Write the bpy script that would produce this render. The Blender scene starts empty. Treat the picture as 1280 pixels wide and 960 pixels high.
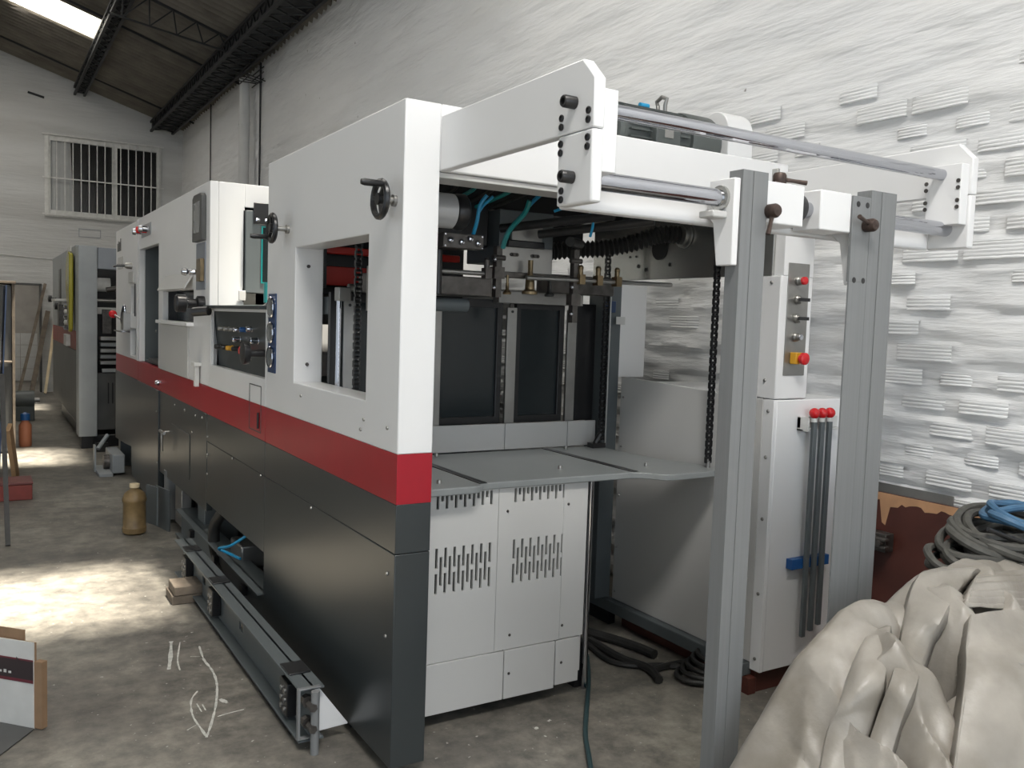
import bpy, bmesh, math, random
from math import sin, cos, pi, radians, sqrt, atan2
from mathutils import Vector, Matrix, noise
random.seed(7)
S = bpy.context.scene
COL = S.collection

# ------------------------------------------------------------------ camera (solved from the photo's vanishing points)
CAM = Vector((-1.1868, -2.6667, 1.5969)); YAW, PITCH, ROLL, FPX = 0.5475, -0.0714, 0.0335, 1093.04
_f = Vector((sin(YAW)*cos(PITCH), cos(YAW)*cos(PITCH), sin(PITCH)))
_r = Vector((cos(YAW), -sin(YAW), 0)); _u = _r.cross(_f)
CR = _r*cos(ROLL) + _u*sin(ROLL); CU = _u*cos(ROLL) - _r*sin(ROLL); CF = _f
cd = bpy.data.cameras.new('camera'); cam = bpy.data.objects.new('camera', cd); COL.objects.link(cam)
m = Matrix((CR, CU, -CF)).transposed().to_4x4(); m.translation = CAM; cam.matrix_world = m
cd.sensor_width = 36; cd.lens = FPX/1280*36; cd.clip_start = .05; cd.clip_end = 200
S.camera = cam
def on(ax, val, u, v):
    """point where the photo pixel (u,v) meets the plane ax=val"""
    d = CF + CR*((u-640)/FPX) + CU*((480-v)/FPX)
    i = 'xyz'.index(ax); return CAM + d*((val-CAM[i])/d[i])

# ------------------------------------------------------------------ light
W = bpy.data.worlds.new('sky'); S.world = W; W.use_nodes = True
bg = W.node_tree.nodes['Background']; bg.inputs[0].default_value = (.80, .90, 1, 1); bg.inputs[1].default_value = .8
def sun(direction, strength, angle, color):
    l = bpy.data.lights.new('sun', 'SUN'); l.energy = strength; l.angle = radians(angle); l.color = color
    o = bpy.data.objects.new('sun', l); COL.objects.link(o)
    o.rotation_euler = Vector(direction).to_track_quat('-Z', 'Y').to_euler(); o.location = (0, 0, 9)
sun((-.76, .85, -5.8), 34, 5, (1, .93, .80))
def area(name, loc, direction, sx, sy, power, color):
    l = bpy.data.lights.new(name, 'AREA'); l.shape = 'RECTANGLE'; l.size = sx; l.size_y = sy; l.energy = power; l.color = color
    o = bpy.data.objects.new(name, l); COL.objects.link(o); o.location = loc
    o.rotation_euler = Vector(direction).to_track_quat('-Z', 'Y').to_euler()
    return o
ROOF = lambda x: 5.82 - .317*x
SKYLIGHTS = (-2.90, 1.70, 6.90, 12.40)          # Y of the translucent roof strips
for sy_, xc, pw in zip(SKYLIGHTS, (-.25, .75, -1.4, -1.4), (300, 34, 34, 60)):   # daylight falling through each strip
    area('skylight_daylight', (xc, sy_, ROOF(xc)-.22), (0, 0, -1), 2.6, 1.0, pw, (1, .975, .945))
area('gate_daylight', (-1.2, -6.8, 2.4), (.12, 1, -.02), 5.5, 4.0, 115, (.84, .92, 1))   # open gate behind the viewer
area('side_fill', (-5.35, 1.2, 2.0), (1, -.05, .05), 3.6, 3.4, 10, (.72, .86, 1))   # cool fill light added at an unseen side opening
area('back_room_lamp', (-1.0, 17.0, 2.66), (0, 0, -1), .9, .5, 16, (1, .96, .9))   # lamp in the room behind the doorway
VS = S.view_settings; VS.view_transform = 'Standard'; VS.look = 'None'; VS.exposure = 0.10; VS.gamma = 1; VS.use_curve_mapping = False

# ------------------------------------------------------------------ materials
def mat(name, color, rough=.5, metal=0, var=.06, scale=6, bump=0, bscale=60, stretch=None, spec=.5, color2=None, c2=.5, c2w=.1, emit=None):
    M = bpy.data.materials.new(name); M.use_nodes = True; N = M.node_tree.nodes; L = M.node_tree.links
    b = N['Principled BSDF']; b.inputs['Roughness'].default_value = rough; b.inputs['Metallic'].default_value = metal
    b.inputs['Specular IOR Level'].default_value = spec
    g = N.new('ShaderNodeNewGeometry'); src = g.outputs['Position']
    if stretch:
        mp = N.new('ShaderNodeMapping'); mp.inputs['Scale'].default_value = stretch; L.new(src, mp.inputs[0]); src = mp.outputs[0]
    t = N.new('ShaderNodeTexNoise'); t.inputs['Scale'].default_value = scale; t.inputs['Detail'].default_value = 5; L.new(src, t.inputs['Vector'])
    r = N.new('ShaderNodeValToRGB'); c = Vector(color)
    e = r.color_ramp.elements; e[0].position = .3; e[1].position = .7
    e[0].color = (*[max(0, x*(1-var)) for x in c], 1); e[1].color = (*[min(1, x*(1+var)) for x in c], 1)
    L.new(t.outputs['Fac'], r.inputs[0]); out = r.outputs[0]
    if color2:
        t2 = N.new('ShaderNodeTexNoise'); t2.inputs['Scale'].default_value = scale*.6; t2.inputs['Detail'].default_value = 8; L.new(src, t2.inputs['Vector'])
        mr = N.new('ShaderNodeMapRange'); mr.inputs[1].default_value = c2-c2w; mr.inputs[2].default_value = c2+c2w; L.new(t2.outputs['Fac'], mr.inputs[0])
        mx = N.new('ShaderNodeMix'); mx.data_type = 'RGBA'; L.new(mr.outputs[0], mx.inputs[0]); L.new(out, mx.inputs[6]); mx.inputs[7].default_value = (*color2, 1); out = mx.outputs[2]
    L.new(out, b.inputs['Base Color'])
    if bump:
        tb = N.new('ShaderNodeTexNoise'); tb.inputs['Scale'].default_value = bscale; tb.inputs['Detail'].default_value = 6; L.new(src, tb.inputs['Vector'])
        bp = N.new('ShaderNodeBump'); bp.inputs['Strength'].default_value = bump; bp.inputs['Distance'].default_value = .02
        L.new(tb.outputs['Fac'], bp.inputs['Height']); L.new(bp.outputs[0], b.inputs['Normal'])
    if emit:
        b.inputs['Emission Color'].default_value = (*emit[0], 1); b.inputs['Emission Strength'].default_value = emit[1]
    return M
WHITE = mat('white_enamel', (.755, .757, .757), .32, var=.015, scale=2)
PANELW = mat('white_sheet_metal', (.53, .527, .512), .38, var=.02, scale=2)
RED = mat('red_enamel', (.33, .005, .016), .30, var=.04)
DARK = mat('charcoal_enamel', (.033, .039, .041), .30, metal=.0, var=.08, scale=3, stretch=(1, 1, .15), spec=.5)
DARKIN = mat('dark_grey_paint', (.030, .038, .040), .42, var=.1)
GREYP = mat('slate_grey_paint', (.10, .115, .12), .42, var=.06)
BLUEGREY = mat('grey_blue_enamel', (.22, .24, .27), .45, var=.05)
ALU = mat('extruded_aluminium', (.20, .207, .21), .40, metal=.1, var=.06, scale=3, stretch=(30, 30, .3))
PLATE = mat('table_grey_paint', (.23, .245, .245), .33, var=.04)
STEEL = mat('brushed_steel', (.33, .325, .31), .36, metal=.85, var=.1, scale=8)
STAIN = mat('stainless_plate', (.48, .48, .46), .27, metal=.85, var=.05, scale=2, stretch=(1, 1, 4))
CHROME = mat('chrome', (.52, .53, .57), .08, metal=1, var=.02)
IRON = mat('oily_steel', (.10, .092, .085), .40, metal=.6, var=.3, scale=25)
RUST = mat('rusty_handle', (.07, .048, .040), .5, metal=.5, var=.3, scale=40)
GUN = mat('gunmetal', (.035, .034, .034), .38, metal=.4, var=.15, scale=30)
DRUM = mat('satin_aluminium', (.55, .55, .55), .35, metal=.3, var=.03)
BLACK = mat('black_plastic', (.012, .012, .013), .32, var=.1)
RUBBER = mat('black_rubber', (.020, .020, .019), .55, var=.2, scale=30)
CABLE = mat('dusty_black_cable', (.065, .063, .055), .6, var=.25, scale=30)
BLUEC = mat('blue_cable', (.05, .13, .23), .5, var=.15, scale=20)
TUBEB = mat('blue_air_tube', (.02, .30, .55), .3, var=.05)
TUBET = mat('teal_air_tube', (.01, .22, .22), .3, var=.05)
GLASSD = mat('dark_glass_panel', (.016, .022, .024), .16, var=.05, spec=.35)
SCREEN = mat('grey_screen', (.16, .17, .17), .15, var=.03)
BALL = mat('red_plastic', (.60, .015, .02), .22, var=.03)
YELL = mat('yellow_plastic', (.65, .33, .02), .35, var=.05)
REDP = mat('red_paint_machine', (.55, .03, .02), .35, var=.05)
BLUEP = mat('blue_bracket_paint', (.015, .09, .28), .35, var=.05)
BLUEM = mat('blue_gauge_plate', (.02, .05, .13), .3, var=.2)
BRASS = mat('brass', (.22, .165, .095), .35, metal=.8, var=.2, scale=30)
WOOD = mat('raw_wood', (.40, .25, .13), .7, var=.2, scale=8, stretch=(1, 1, .2), bump=.1)
WOODD = mat('grey_weathered_wood', (.16, .13, .10), .8, var=.3, scale=10, bump=.2)
PALEW = mat('pale_wood', (.70, .58, .38), .6, var=.1)
BOARD = mat('brown_painted_board', (.085, .026, .019), .42, var=.25, scale=5)
BAREB = mat('bare_plywood', (.50, .28, .15), .6, var=.15, scale=12)
CARD = mat('brown_cardboard', (.24, .15, .085), .8, var=.1, scale=20)
CARTW = mat('white_printed_card', (.55, .55, .53), .5, var=.06, scale=12)
CARTK = mat('black_print', (.03, .02, .022), .4, var=.1)
CARTR = mat('maroon_print', (.12, .02, .03), .4, var=.1)
TARP = mat('beige_tarpaulin', (.30, .278, .245), .40, var=.18, scale=7, bump=.45, bscale=9, color2=(.20, .18, .15), c2=.56, c2w=.1)
JUG = mat('amber_plastic_jug', (.20, .135, .06), .45, var=.3, scale=14)
OLIVE = mat('yellow_green_plastic', (.33, .30, .03), .25, var=.1)
GREENM = mat('machine_grey_green', (.075, .085, .082), .45, var=.1)
OLDGREY = mat('old_grey_enamel', (.30, .32, .33), .45, var=.08, scale=4)
OLDDARK = mat('old_dark_enamel', (.075, .075, .072), .45, var=.15)
OLDRED = mat('faded_red_enamel', (.22, .04, .03), .5, var=.2)
BACKW = mat('whitewashed_brick', (.56, .565, .56), .8, var=.06, scale=1.5, bump=.9, bscale=9, stretch=(.25, 1, 2.2), color2=(.46, .46, .45), c2=.58, c2w=.12)
WALLM = mat('rough_white_plaster', (.73, .735, .735), .75, var=.03, scale=3, bump=.6, bscale=16, stretch=(1, .28, 2.0), color2=(.70, .70, .685), c2=.66, c2w=.10, spec=.15)
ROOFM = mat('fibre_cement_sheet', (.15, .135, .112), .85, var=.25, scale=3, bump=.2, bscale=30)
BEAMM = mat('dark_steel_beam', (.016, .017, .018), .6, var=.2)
PIPEM = mat('white_painted_pipe', (.60, .60, .59), .6, var=.05)
PAINTW = mat('chipped_white_paint', (.62, .62, .60), .6, var=.1, scale=15)
NIGHT = mat('dark_room_pane', (.012, .012, .012), .2, var=.1)
CURT = mat('pale_curtain', (.42, .43, .43), .8, var=.05)
TILE = mat('tiled_back_room', (.33, .31, .28), .6, var=.12, scale=4)
CHALK = mat('white_scratch', (.50, .50, .46), .9, var=.2, scale=40)

def _specks():
    N = WALLM.node_tree.nodes; L = WALLM.node_tree.links; b = N['Principled BSDF']; src = b.inputs['Base Color'].links[0].from_socket
    g = N.new('ShaderNodeNewGeometry'); t = N.new('ShaderNodeTexNoise'); t.inputs['Scale'].default_value = 9; t.inputs['Detail'].default_value = 3; L.new(g.outputs['Position'], t.inputs['Vector'])
    r = N.new('ShaderNodeMapRange'); r.inputs[1].default_value = .745; r.inputs[2].default_value = .78; L.new(t.outputs['Fac'], r.inputs[0])
    mx = N.new('ShaderNodeMix'); mx.data_type = 'RGBA'; L.new(r.outputs[0], mx.inputs[0]); L.new(src, mx.inputs[6]); mx.inputs[7].default_value = (.22, .21, .20, 1); L.new(mx.outputs[2], b.inputs['Base Color'])
_specks()
# concrete: blotched grey-brown with pale specks
CONC = bpy.data.materials.new('worn_concrete'); CONC.use_nodes = True
def _conc():
    N = CONC.node_tree.nodes; L = CONC.node_tree.links; b = N['Principled BSDF']
    g = N.new('ShaderNodeNewGeometry')
    def nz(s, d=6, r=.6):
        t = N.new('ShaderNodeTexNoise'); t.inputs['Scale'].default_value = s; t.inputs['Detail'].default_value = d; t.inputs['Roughness'].default_value = r
        L.new(g.outputs['Position'], t.inputs['Vector']); return t
    a = nz(1.3); r = N.new('ShaderNodeValToRGB'); e = r.color_ramp.elements
    e[0].position = .33; e[0].color = (.105, .098, .088, 1); e[1].position = .68; e[1].color = (.25, .235, .205, 1); L.new(a.outputs['Fac'], r.inputs[0])
    c = nz(9, 8, .7); r2 = N.new('ShaderNodeValToRGB'); e = r2.color_ramp.elements
    e[0].position = .35; e[0].color = (.55, .55, .55, 1); e[1].position = .66; e[1].color = (1.35, 1.33, 1.28, 1); L.new(c.outputs['Fac'], r2.inputs[0])
    mx = N.new('ShaderNodeMix'); mx.data_type = 'RGBA'; mx.blend_type = 'MULTIPLY'; mx.inputs[0].default_value = 1; L.new(r.outputs[0], mx.inputs[6]); L.new(r2.outputs[0], mx.inputs[7])
    v = nz(38, 3, .5); r3 = N.new('ShaderNodeValToRGB'); e = r3.color_ramp.elements; e[0].position = .69; e[0].color = (0, 0, 0, 1); e[1].position = .74; e[1].color = (1, 1, 1, 1); L.new(v.outputs['Fac'], r3.inputs[0])
    m2 = N.new('ShaderNodeMix'); m2.data_type = 'RGBA'; L.new(r3.outputs[0], m2.inputs[0]); L.new(mx.outputs[2], m2.inputs[6]); m2.inputs[7].default_value = (.42, .41, .37, 1)
    L.new(m2.outputs[2], b.inputs['Base Color'])
    rr = N.new('ShaderNodeMapRange'); rr.inputs[3].default_value = .38; rr.inputs[4].default_value = .72; L.new(c.outputs['Fac'], rr.inputs[0]); L.new(rr.outputs[0], b.inputs['Roughness'])
    bp = N.new('ShaderNodeBump'); bp.inputs['Strength'].default_value = .25; bp.inputs['Distance'].default_value = .01; L.new(c.outputs['Fac'], bp.inputs['Height']); L.new(bp.outputs[0], b.inputs['Normal'])
_conc()
# translucent roof sheet: lets some sun straight through and glows with the rest
SKYL = bpy.data.materials.new('translucent_roof_sheet'); SKYL.use_nodes = True
def _skyl():
    N = SKYL.node_tree.nodes; L = SKYL.node_tree.links; N.remove(N['Principled BSDF'])
    t = N.new('ShaderNodeBsdfTranslucent'); t.inputs[0].default_value = (.9, .88, .82, 1)
    p = N.new('ShaderNodeBsdfTransparent'); x = N.new('ShaderNodeMixShader')
    tn = N.new('ShaderNodeTexNoise'); tn.inputs['Scale'].default_value = .7
    g = N.new('ShaderNodeNewGeometry'); L.new(g.outputs['Position'], tn.inputs['Vector'])
    mr = N.new('ShaderNodeMapRange'); mr.inputs[3].default_value = .45; mr.inputs[4].default_value = .8; L.new(tn.outputs['Fac'], mr.inputs[0])
    L.new(mr.outputs[0], x.inputs[0]); L.new(t.outputs[0], x.inputs[1]); L.new(p.outputs[0], x.inputs[2]); L.new(x.outputs[0], N['Material Output'].inputs[0])
_skyl()

# ------------------------------------------------------------------ mesh helpers
WL = {}
class MB:
    def __init__(s): s.v = []; s.f = []; s.sm = set()
    def add(s, vs, fs, smooth=False):
        b = len(s.v); s.v += [Vector(q) for q in vs]
        for f in fs:
            if smooth: s.sm.add(len(s.f))
            s.f.append([b+i for i in f])
        return s
    def box(s, x0, x1, y0, y1, z0, z1):
        vs = [(x, y, z) for x in (x0, x1) for y in (y0, y1) for z in (z0, z1)]
        return s.add(vs, [(0, 1, 3, 2), (4, 6, 7, 5), (0, 4, 5, 1), (2, 3, 7, 6), (0, 2, 6, 4), (1, 5, 7, 3)])
    def obox(s, c, ax, ay, az, sx, sy, sz):
        c, ax, ay, az = map(Vector, (c, ax, ay, az))
        vs = [c + ax*(i*sx/2) + ay*(j*sy/2) + az*(k*sz/2) for i in (-1, 1) for j in (-1, 1) for k in (-1, 1)]
        return s.add(vs, [(0, 1, 3, 2), (4, 6, 7, 5), (0, 4, 5, 1), (2, 3, 7, 6), (0, 2, 6, 4), (1, 5, 7, 3)])
    def bar(s, p0, p1, w, h, up=(0, 0, 1)):
        p0, p1 = Vector(p0), Vector(p1); d = (p1-p0); L_ = d.length; d.normalize(); up = Vector(up)
        a = d.cross(up)
        if a.length < 1e-4: a = d.cross(Vector((1, 0, 0)))
        a.normalize(); b = a.cross(d)
        return s.obox((p0+p1)/2, a, d, b, w, L_, h)
    def cyl(s, p0, p1, r, seg=16, r1=None, cap=True):
        p0, p1 = Vector(p0), Vector(p1); d = (p1-p0).normalized(); a = d.orthogonal().normalized(); b = d.cross(a)
        r1 = r if r1 is None else r1; vs = []
        for i in range(seg):
            t = 2*pi*i/seg; o = a*cos(t) + b*sin(t); vs += [p0+o*r, p1+o*r1]
        s.add(vs, [(2*i, 2*((i+1) % seg), 2*((i+1) % seg)+1, 2*i+1) for i in range(seg)], True)
        if cap:
            n = len(s.v)-2*seg
            s.f.append([n+2*i for i in range(seg)]); s.f.append([n+2*i+1 for i in range(seg)][::-1])
        return s
    def lathe(s, p0, axis, prof, seg=18):
        p0 = Vector(p0); d = Vector(axis).normalized(); a = d.orthogonal().normalized(); b = d.cross(a); vs = []; n = len(prof)
        for i in range(seg):
            t = 2*pi*i/seg; o = a*cos(t) + b*sin(t); vs += [p0 + d*h + o*r for r, h in prof]
        fs = [(i*n+k, ((i+1) % seg)*n+k, ((i+1) % seg)*n+k+1, i*n+k+1) for i in range(seg) for k in range(n-1)]
        s.add(vs, fs, True); base = len(s.v)-seg*n
        if prof[0][0] > 1e-5: s.f.append([base+i*n for i in range(seg)])
        if prof[-1][0] > 1e-5: s.f.append([base+i*n+n-1 for i in range(seg)][::-1])
        return s
    def sphere(s, c, r, seg=14, sq=1):
        k = 8; return s.lathe(Vector(c)-Vector((0, 0, r*sq)), (0, 0, 1), [(max(1e-6, r*sin(pi*i/k)), r*sq*(1-cos(pi*i/k))) for i in range(k+1)], seg)
    def tube(s, pts, r, seg=8, closed=False, rs=None):
        pts = [Vector(q) for q in pts]; n = len(pts); vs = []; up = None
        for i in range(n):
            a = pts[(i-1) % n] if (closed or i > 0) else pts[i]; b = pts[(i+1) % n] if (closed or i < n-1) else pts[i]
            d = (b-a).normalized()
            if up is None: up = d.orthogonal().normalized()
            up = (up - d*up.dot(d)).normalized(); w = d.cross(up); rr = rs[i] if rs else r
            vs += [pts[i] + (up*cos(2*pi*k/seg) + w*sin(2*pi*k/seg))*rr for k in range(seg)]
        m_ = n if closed else n-1
        fs = [(i*seg+k, i*seg+(k+1) % seg, ((i+1) % n)*seg+(k+1) % seg, ((i+1) % n)*seg+k) for i in range(m_) for k in range(seg)]
        s.add(vs, fs, True)
        if not closed:
            b0 = len(s.v)-n*seg; s.f.append([b0+k for k in range(seg)]); s.f.append([b0+(n-1)*seg+k for k in range(seg)][::-1])
        return s
    def prism(s, poly, ax, a0, a1):
        """poly in the plane normal to ax: x:(y,z) y:(x,z) z:(x,y)"""
        def P(u, v, t): return {'x': (t, u, v), 'y': (u, t, v), 'z': (u, v, t)}[ax]
        n = len(poly); vs = [P(u, v, a0) for u, v in poly] + [P(u, v, a1) for u, v in poly]
        return s.add(vs, [list(range(n)), list(range(2*n-1, n-1, -1))] + [(i, (i+1) % n, n+(i+1) % n, n+i) for i in range(n)])
    def plate(s, ax, t0, t1, rect, holes=()):
        """slab with rectangular openings cut through"""
        u0, u1, v0, v1 = rect
        us = sorted({u0, u1, *[h[i] for h in holes for i in (0, 1) if u0 < h[i] < u1]}); vs_ = sorted({v0, v1, *[h[i] for h in holes for i in (2, 3) if v0 < h[i] < v1]})
        nu, nv = len(us)-1, len(vs_)-1
        def solid(i, j):
            if not (0 <= i < nu and 0 <= j < nv): return False
            cu, cv = (us[i]+us[i+1])/2, (vs_[j]+vs_[j+1])/2
            return not any(h[0] < cu < h[1] and h[2] < cv < h[3] for h in holes)
        def P(u, v, t): return {'x': (t, u, v), 'y': (u, t, v), 'z': (u, v, t)}[ax]
        idx = {}; vs = []
        def V(i, j, k):
            if (i, j, k) not in idx: idx[i, j, k] = len(vs); vs.append(P(us[i], vs_[j], (t0, t1)[k]))
            return idx[i, j, k]
        fs = []
        for i in range(nu):
            for j in range(nv):
                if not solid(i, j): continue
                for k in (0, 1): fs.append((V(i, j, k), V(i+1, j, k), V(i+1, j+1, k), V(i, j+1, k)))
                if not solid(i-1, j): fs.append((V(i, j, 0), V(i, j+1, 0), V(i, j+1, 1), V(i, j, 1)))
                if not solid(i+1, j): fs.append((V(i+1, j, 0), V(i+1, j+1, 0), V(i+1, j+1, 1), V(i+1, j, 1)))
                if not solid(i, j-1): fs.append((V(i, j, 0), V(i+1, j, 0), V(i+1, j, 1), V(i, j, 1)))
                if not solid(i, j+1): fs.append((V(i, j+1, 0), V(i+1, j+1, 0), V(i+1, j+1, 1), V(i, j+1, 1)))
        return s.add(vs, fs)
    def build(s, name, material, parent=None, bevel=0, recalc=True, **tags):
        lo = Vector([min(q[i] for q in s.v) for i in range(3)]); hi = Vector([max(q[i] for q in s.v) for i in range(3)])
        c = Vector(((lo.x+hi.x)/2, (lo.y+hi.y)/2, lo.z))
        me = bpy.data.meshes.new(name); me.from_pydata([q-c for q in s.v], [], s.f)
        for i in s.sm: me.polygons[i].use_smooth = True
        if recalc:
            bm = bmesh.new(); bm.from_mesh(me); bmesh.ops.recalc_face_normals(bm, faces=bm.faces); bm.to_mesh(me); bm.free()
        me.set_sharp_from_angle(angle=radians(42))
        me.materials.append(material)
        o = bpy.data.objects.new(name, me); COL.objects.link(o)
        WL[o.name] = c
        if parent: o.parent = parent; o.location = c - WL[parent.name]
        else: o.location = c
        if bevel:
            md = o.modifiers.new('edge', 'BEVEL'); md.width = bevel; md.segments = 2; md.limit_method = 'ANGLE'; md.angle_limit = radians(50)
        for k, v_ in tags.items(): o['category' if k == 'cat' else k] = v_
        return o
def thing(name, label, cat, loc, group=None):
    o = bpy.data.objects.new(name, None); COL.objects.link(o); o.location = loc; WL[o.name] = Vector(loc); o.empty_display_size = .1
    o['label'] = label; o['category'] = cat
    if group: o['group'] = group
    return o
def copy_part(src, parent, world):
    c = src.copy(); COL.objects.link(c); WL[c.name] = Vector(world); c.parent = parent; c.location = Vector(world) - WL[parent.name]; return c
def box(name, M, parent, x0, x1, y0, y1, z0, z1, bevel=.003, **t): return MB().box(x0, x1, y0, y1, z0, z1).build(name, M, parent, bevel, **t)
def cyl(name, M, parent, p0, p1, r, seg=16, **t): return MB().cyl(p0, p1, r, seg).build(name, M, parent, **t)
def screws(parent, pts, n, r=.008, M=None, h=.006):
    """round screw heads at pts with outward normal n, one object each sharing a mesh"""
    src = None; n = Vector(n).normalized()
    for q in pts:
        q = Vector(q)
        if src is None:
            src = MB().lathe(q, n, [(r, 0), (r, h*.5), (r*.7, h), (1e-6, h)], 10).build('screw', M or STEEL, parent); off = WL[src.name]-q
        else: copy_part(src, parent, q+off)
def fbm(x, y, z=0, o=4):
    return noise.fractal(Vector((x, y, z)), .8, 2.0, o, noise_basis='PERLIN_ORIGINAL')
def arc_pts(c, a, b, r0, r1, t0, t1, n):
    c, a, b = map(Vector, (c, a, b)); return [c + a*(r0*cos(t0+(t1-t0)*i/(n-1))) + b*(r1*sin(t0+(t1-t0)*i/(n-1))) for i in range(n)]
def smooth_path(pts, n=8):
    pts = [Vector(p) for p in pts]; out = []
    for i in range(len(pts)-1):
        p0 = pts[max(i-1, 0)]; p1 = pts[i]; p2 = pts[i+1]; p3 = pts[min(i+2, len(pts)-1)]
        for k in range(n):
            t = k/n; out.append(.5*((2*p1) + (p2-p0)*t + (2*p0-5*p1+4*p2-p3)*t*t + (3*p1-p0-3*p2+p3)*t**3))
    return out + [pts[-1]]
# ------------------------------------------------------------------ room
XW, YB, XL, YF = 2.24, 15.67, -5.5, -7.0
fl = MB().box(XL, XW+.25, YF, YB+3.2, -.2, 0).build('floor', CONC, kind='structure', label='worn grey concrete workshop floor')
def wall_right():
    ys = [YF + i*.045 for i in range(int((YB-YF)/.045)+2)]; zs = [i*.0225 for i in range(int(5.3/.0225)+1)]
    vs = []
    for y in ys:
        for z in zs:
            k = z/.105; course = abs((k % 1)-.5)*2                       # 1 at the joint, 0 mid-brick
            smear = fbm(y*1.1, z*4.5, 3.1, 5)                            # long plaster strokes
            lump = fbm(y*.5, z*1.3, 9.7, 3)
            show = max(0, min(1, .5 + 1.6*fbm(y*.8, z*1.1, 21, 3)))      # where the courses read through
            low = max(0, min(1, (3.0-z)/1.6))
            d = .016*smear + .014*lump + .016*fbm(y*3.2, z*15, 5, 4)*(.40+low)
            d -= .010*show*low*max(0, course-.72)/.28
            if 3.84 < z < 4.0: d += .010
            vs.append((XW - max(-.03, d), y, z))
    nz = len(zs); fs = [(i*nz+j, (i+1)*nz+j, (i+1)*nz+j+1, i*nz+j+1) for i in range(len(ys)-1) for j in range(nz-1)]
    w = MB().add(vs, fs, True).build('wall_right', WALLM, recalc=False, kind='structure', label='rough whitewashed brick wall behind the machine')
    for p in w.data.polygons: p.use_smooth = True
    MB().box(XW+.04, XW+.25, YF, YB, 0, 5.3).build('backing', WALLM, w)
    # ribbed hollow bricks that read through the whitewash
    R = random.Random(3); protos = []
    def brick(L_, h, nr):
        vs = []; n = nr*4; prof = [(-.02, -h/2), (.000, -h/2)]
        for i in range(nr):
            z0 = -h/2 + h*i/nr; e = h/nr
            prof += [(.0017, z0+e*.2), (.0017, z0+e*.5), (-.001, z0+e*.8)]
        prof += [(.0, h/2), (-.02, h/2)]
        k = len(prof); mb = MB(); vs = []
        for yy, sink in ((-.5, .007), (-.40, .0), (.38, .0006), (.5, .007)): vs += [(-(d-sink), L_*yy, z) for d, z in prof]
        mb.add(vs, [(r*k+i, r*k+i+1, (r+1)*k+i+1, (r+1)*k+i) for r in range(3) for i in range(k-1)]); return mb
    cells = []
    for c in range(6, 26):
        z = (c+.5)*.105; y = -2.6 + (c % 2)*.13
        while y < 4.2:
            L_ = R.uniform(.22, .27)
            s = fbm(y*.8, z*1.1, 21, 3) + R.uniform(-.25, .25)
            cells.append((s, y, z)); y += .275
    cells.sort(reverse=True); first = {}
    for s, y, z in cells[:170]:
        v = R.randrange(3)
        d = .016*fbm(y*1.1, z*4.5, 3.1, 5) + .014*fbm(y*.5, z*1.3, 9.7, 3) + .016*fbm(y*3.2, z*15, 5, 4)*(.40+max(0, min(1, (3.0-z)/1.6))) - .0012
        if v not in first:
            mb = brick((.25, .2, .14)[v], (.072, .06, .05)[v], (5, 4, 4)[v]); mb.v = [q + Vector((XW-d+R.uniform(-.001, .001), y, z)) for q in mb.v]
            first[v] = mb.build('brick', WALLM, w); first[v]['_'] = 0; del first[v]['_']
        else: copy_part(first[v], w, (XW-d+R.uniform(-.001, .001), y, z-(.072, .06, .05)[v]/2))
wall_right()
wb = MB().plate('y', YB, YB+.25, (XL, XW+.25, 0, 7.7), [(-1.75, -.21, -.1, 2.0), (-.10, 1.80, 3.32, 4.66)]).build('wall_back', BACKW, kind='structure', label='whitewashed end wall with barred window and doorway')
MB().tube([(XL, YB-.015, 2.52), (-.9, YB-.015, 2.50), (-.2, YB-.015, 2.46), (.4, YB-.015, 2.45)], .009, 6).build('conduit', PAINTW, wb)
fr = MB().plate('y', YB-.012, YB, (.40, .78, 2.90, 3.06), [(.415, .765, 2.915, 3.045)]).build('recess_outline', OLDGREY, wb)
MB().tube([(-.42, YB-.02, 5.42), (-.16, YB-.03, 5.36)], .02, 6).build('dark_stub', BEAMM, wb)
MB().plate('x', XL-.2, XL, (YF, YB, 0, 7.8), [(-.7, 3.1, -.1, 3.8)]).build('wall_left', BACKW, kind='structure', label='far whitewashed side wall of the workshop')  # opening added in this unseen wall for the side fill light
MB().plate('y', YF-.2, YF, (XL, XW+.25, 0, 7.7), [(-4.4, 1.9, -.1, 4.4)]).build('wall_front', BACKW, kind='structure', label='workshop gate wall with a wide open gateway')
# room behind the doorway
br = MB().box(-3.0, .6, YB+2.6, YB+2.75, 0, 2.8).build('wall_back_room', TILE, kind='structure', label='dim tiled wall seen through the doorway')
for i in range(5):
    for j in range(4): MB().box(-1.75+i*.32, -1.75+i*.32+.31, YB+2.585, YB+2.6, .02+j*.25, .26+j*.25).build('tile', CARTW, br, .002)
MB().box(-3.2, -3.0, YB+.25, YB+2.75, 0, 2.8).box(.6, .8, YB+.25, YB+2.75, 0, 2.8).box(-3.0, .6, YB+.25, YB+2.75, 2.7, 2.8).build('wall_back_room_sides', TILE, kind='structure', label='side walls of the room beyond the doorway')
d1 = MB().box(-.245, -.212, YB-.02, YB+.27, 0, 2.0).box(-1.75, -.212, YB-.02, YB+.27, 1.965, 1.998).build('door_1', OLDDARK, kind='structure', label='dark door frame of the doorway in the end wall')
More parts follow.
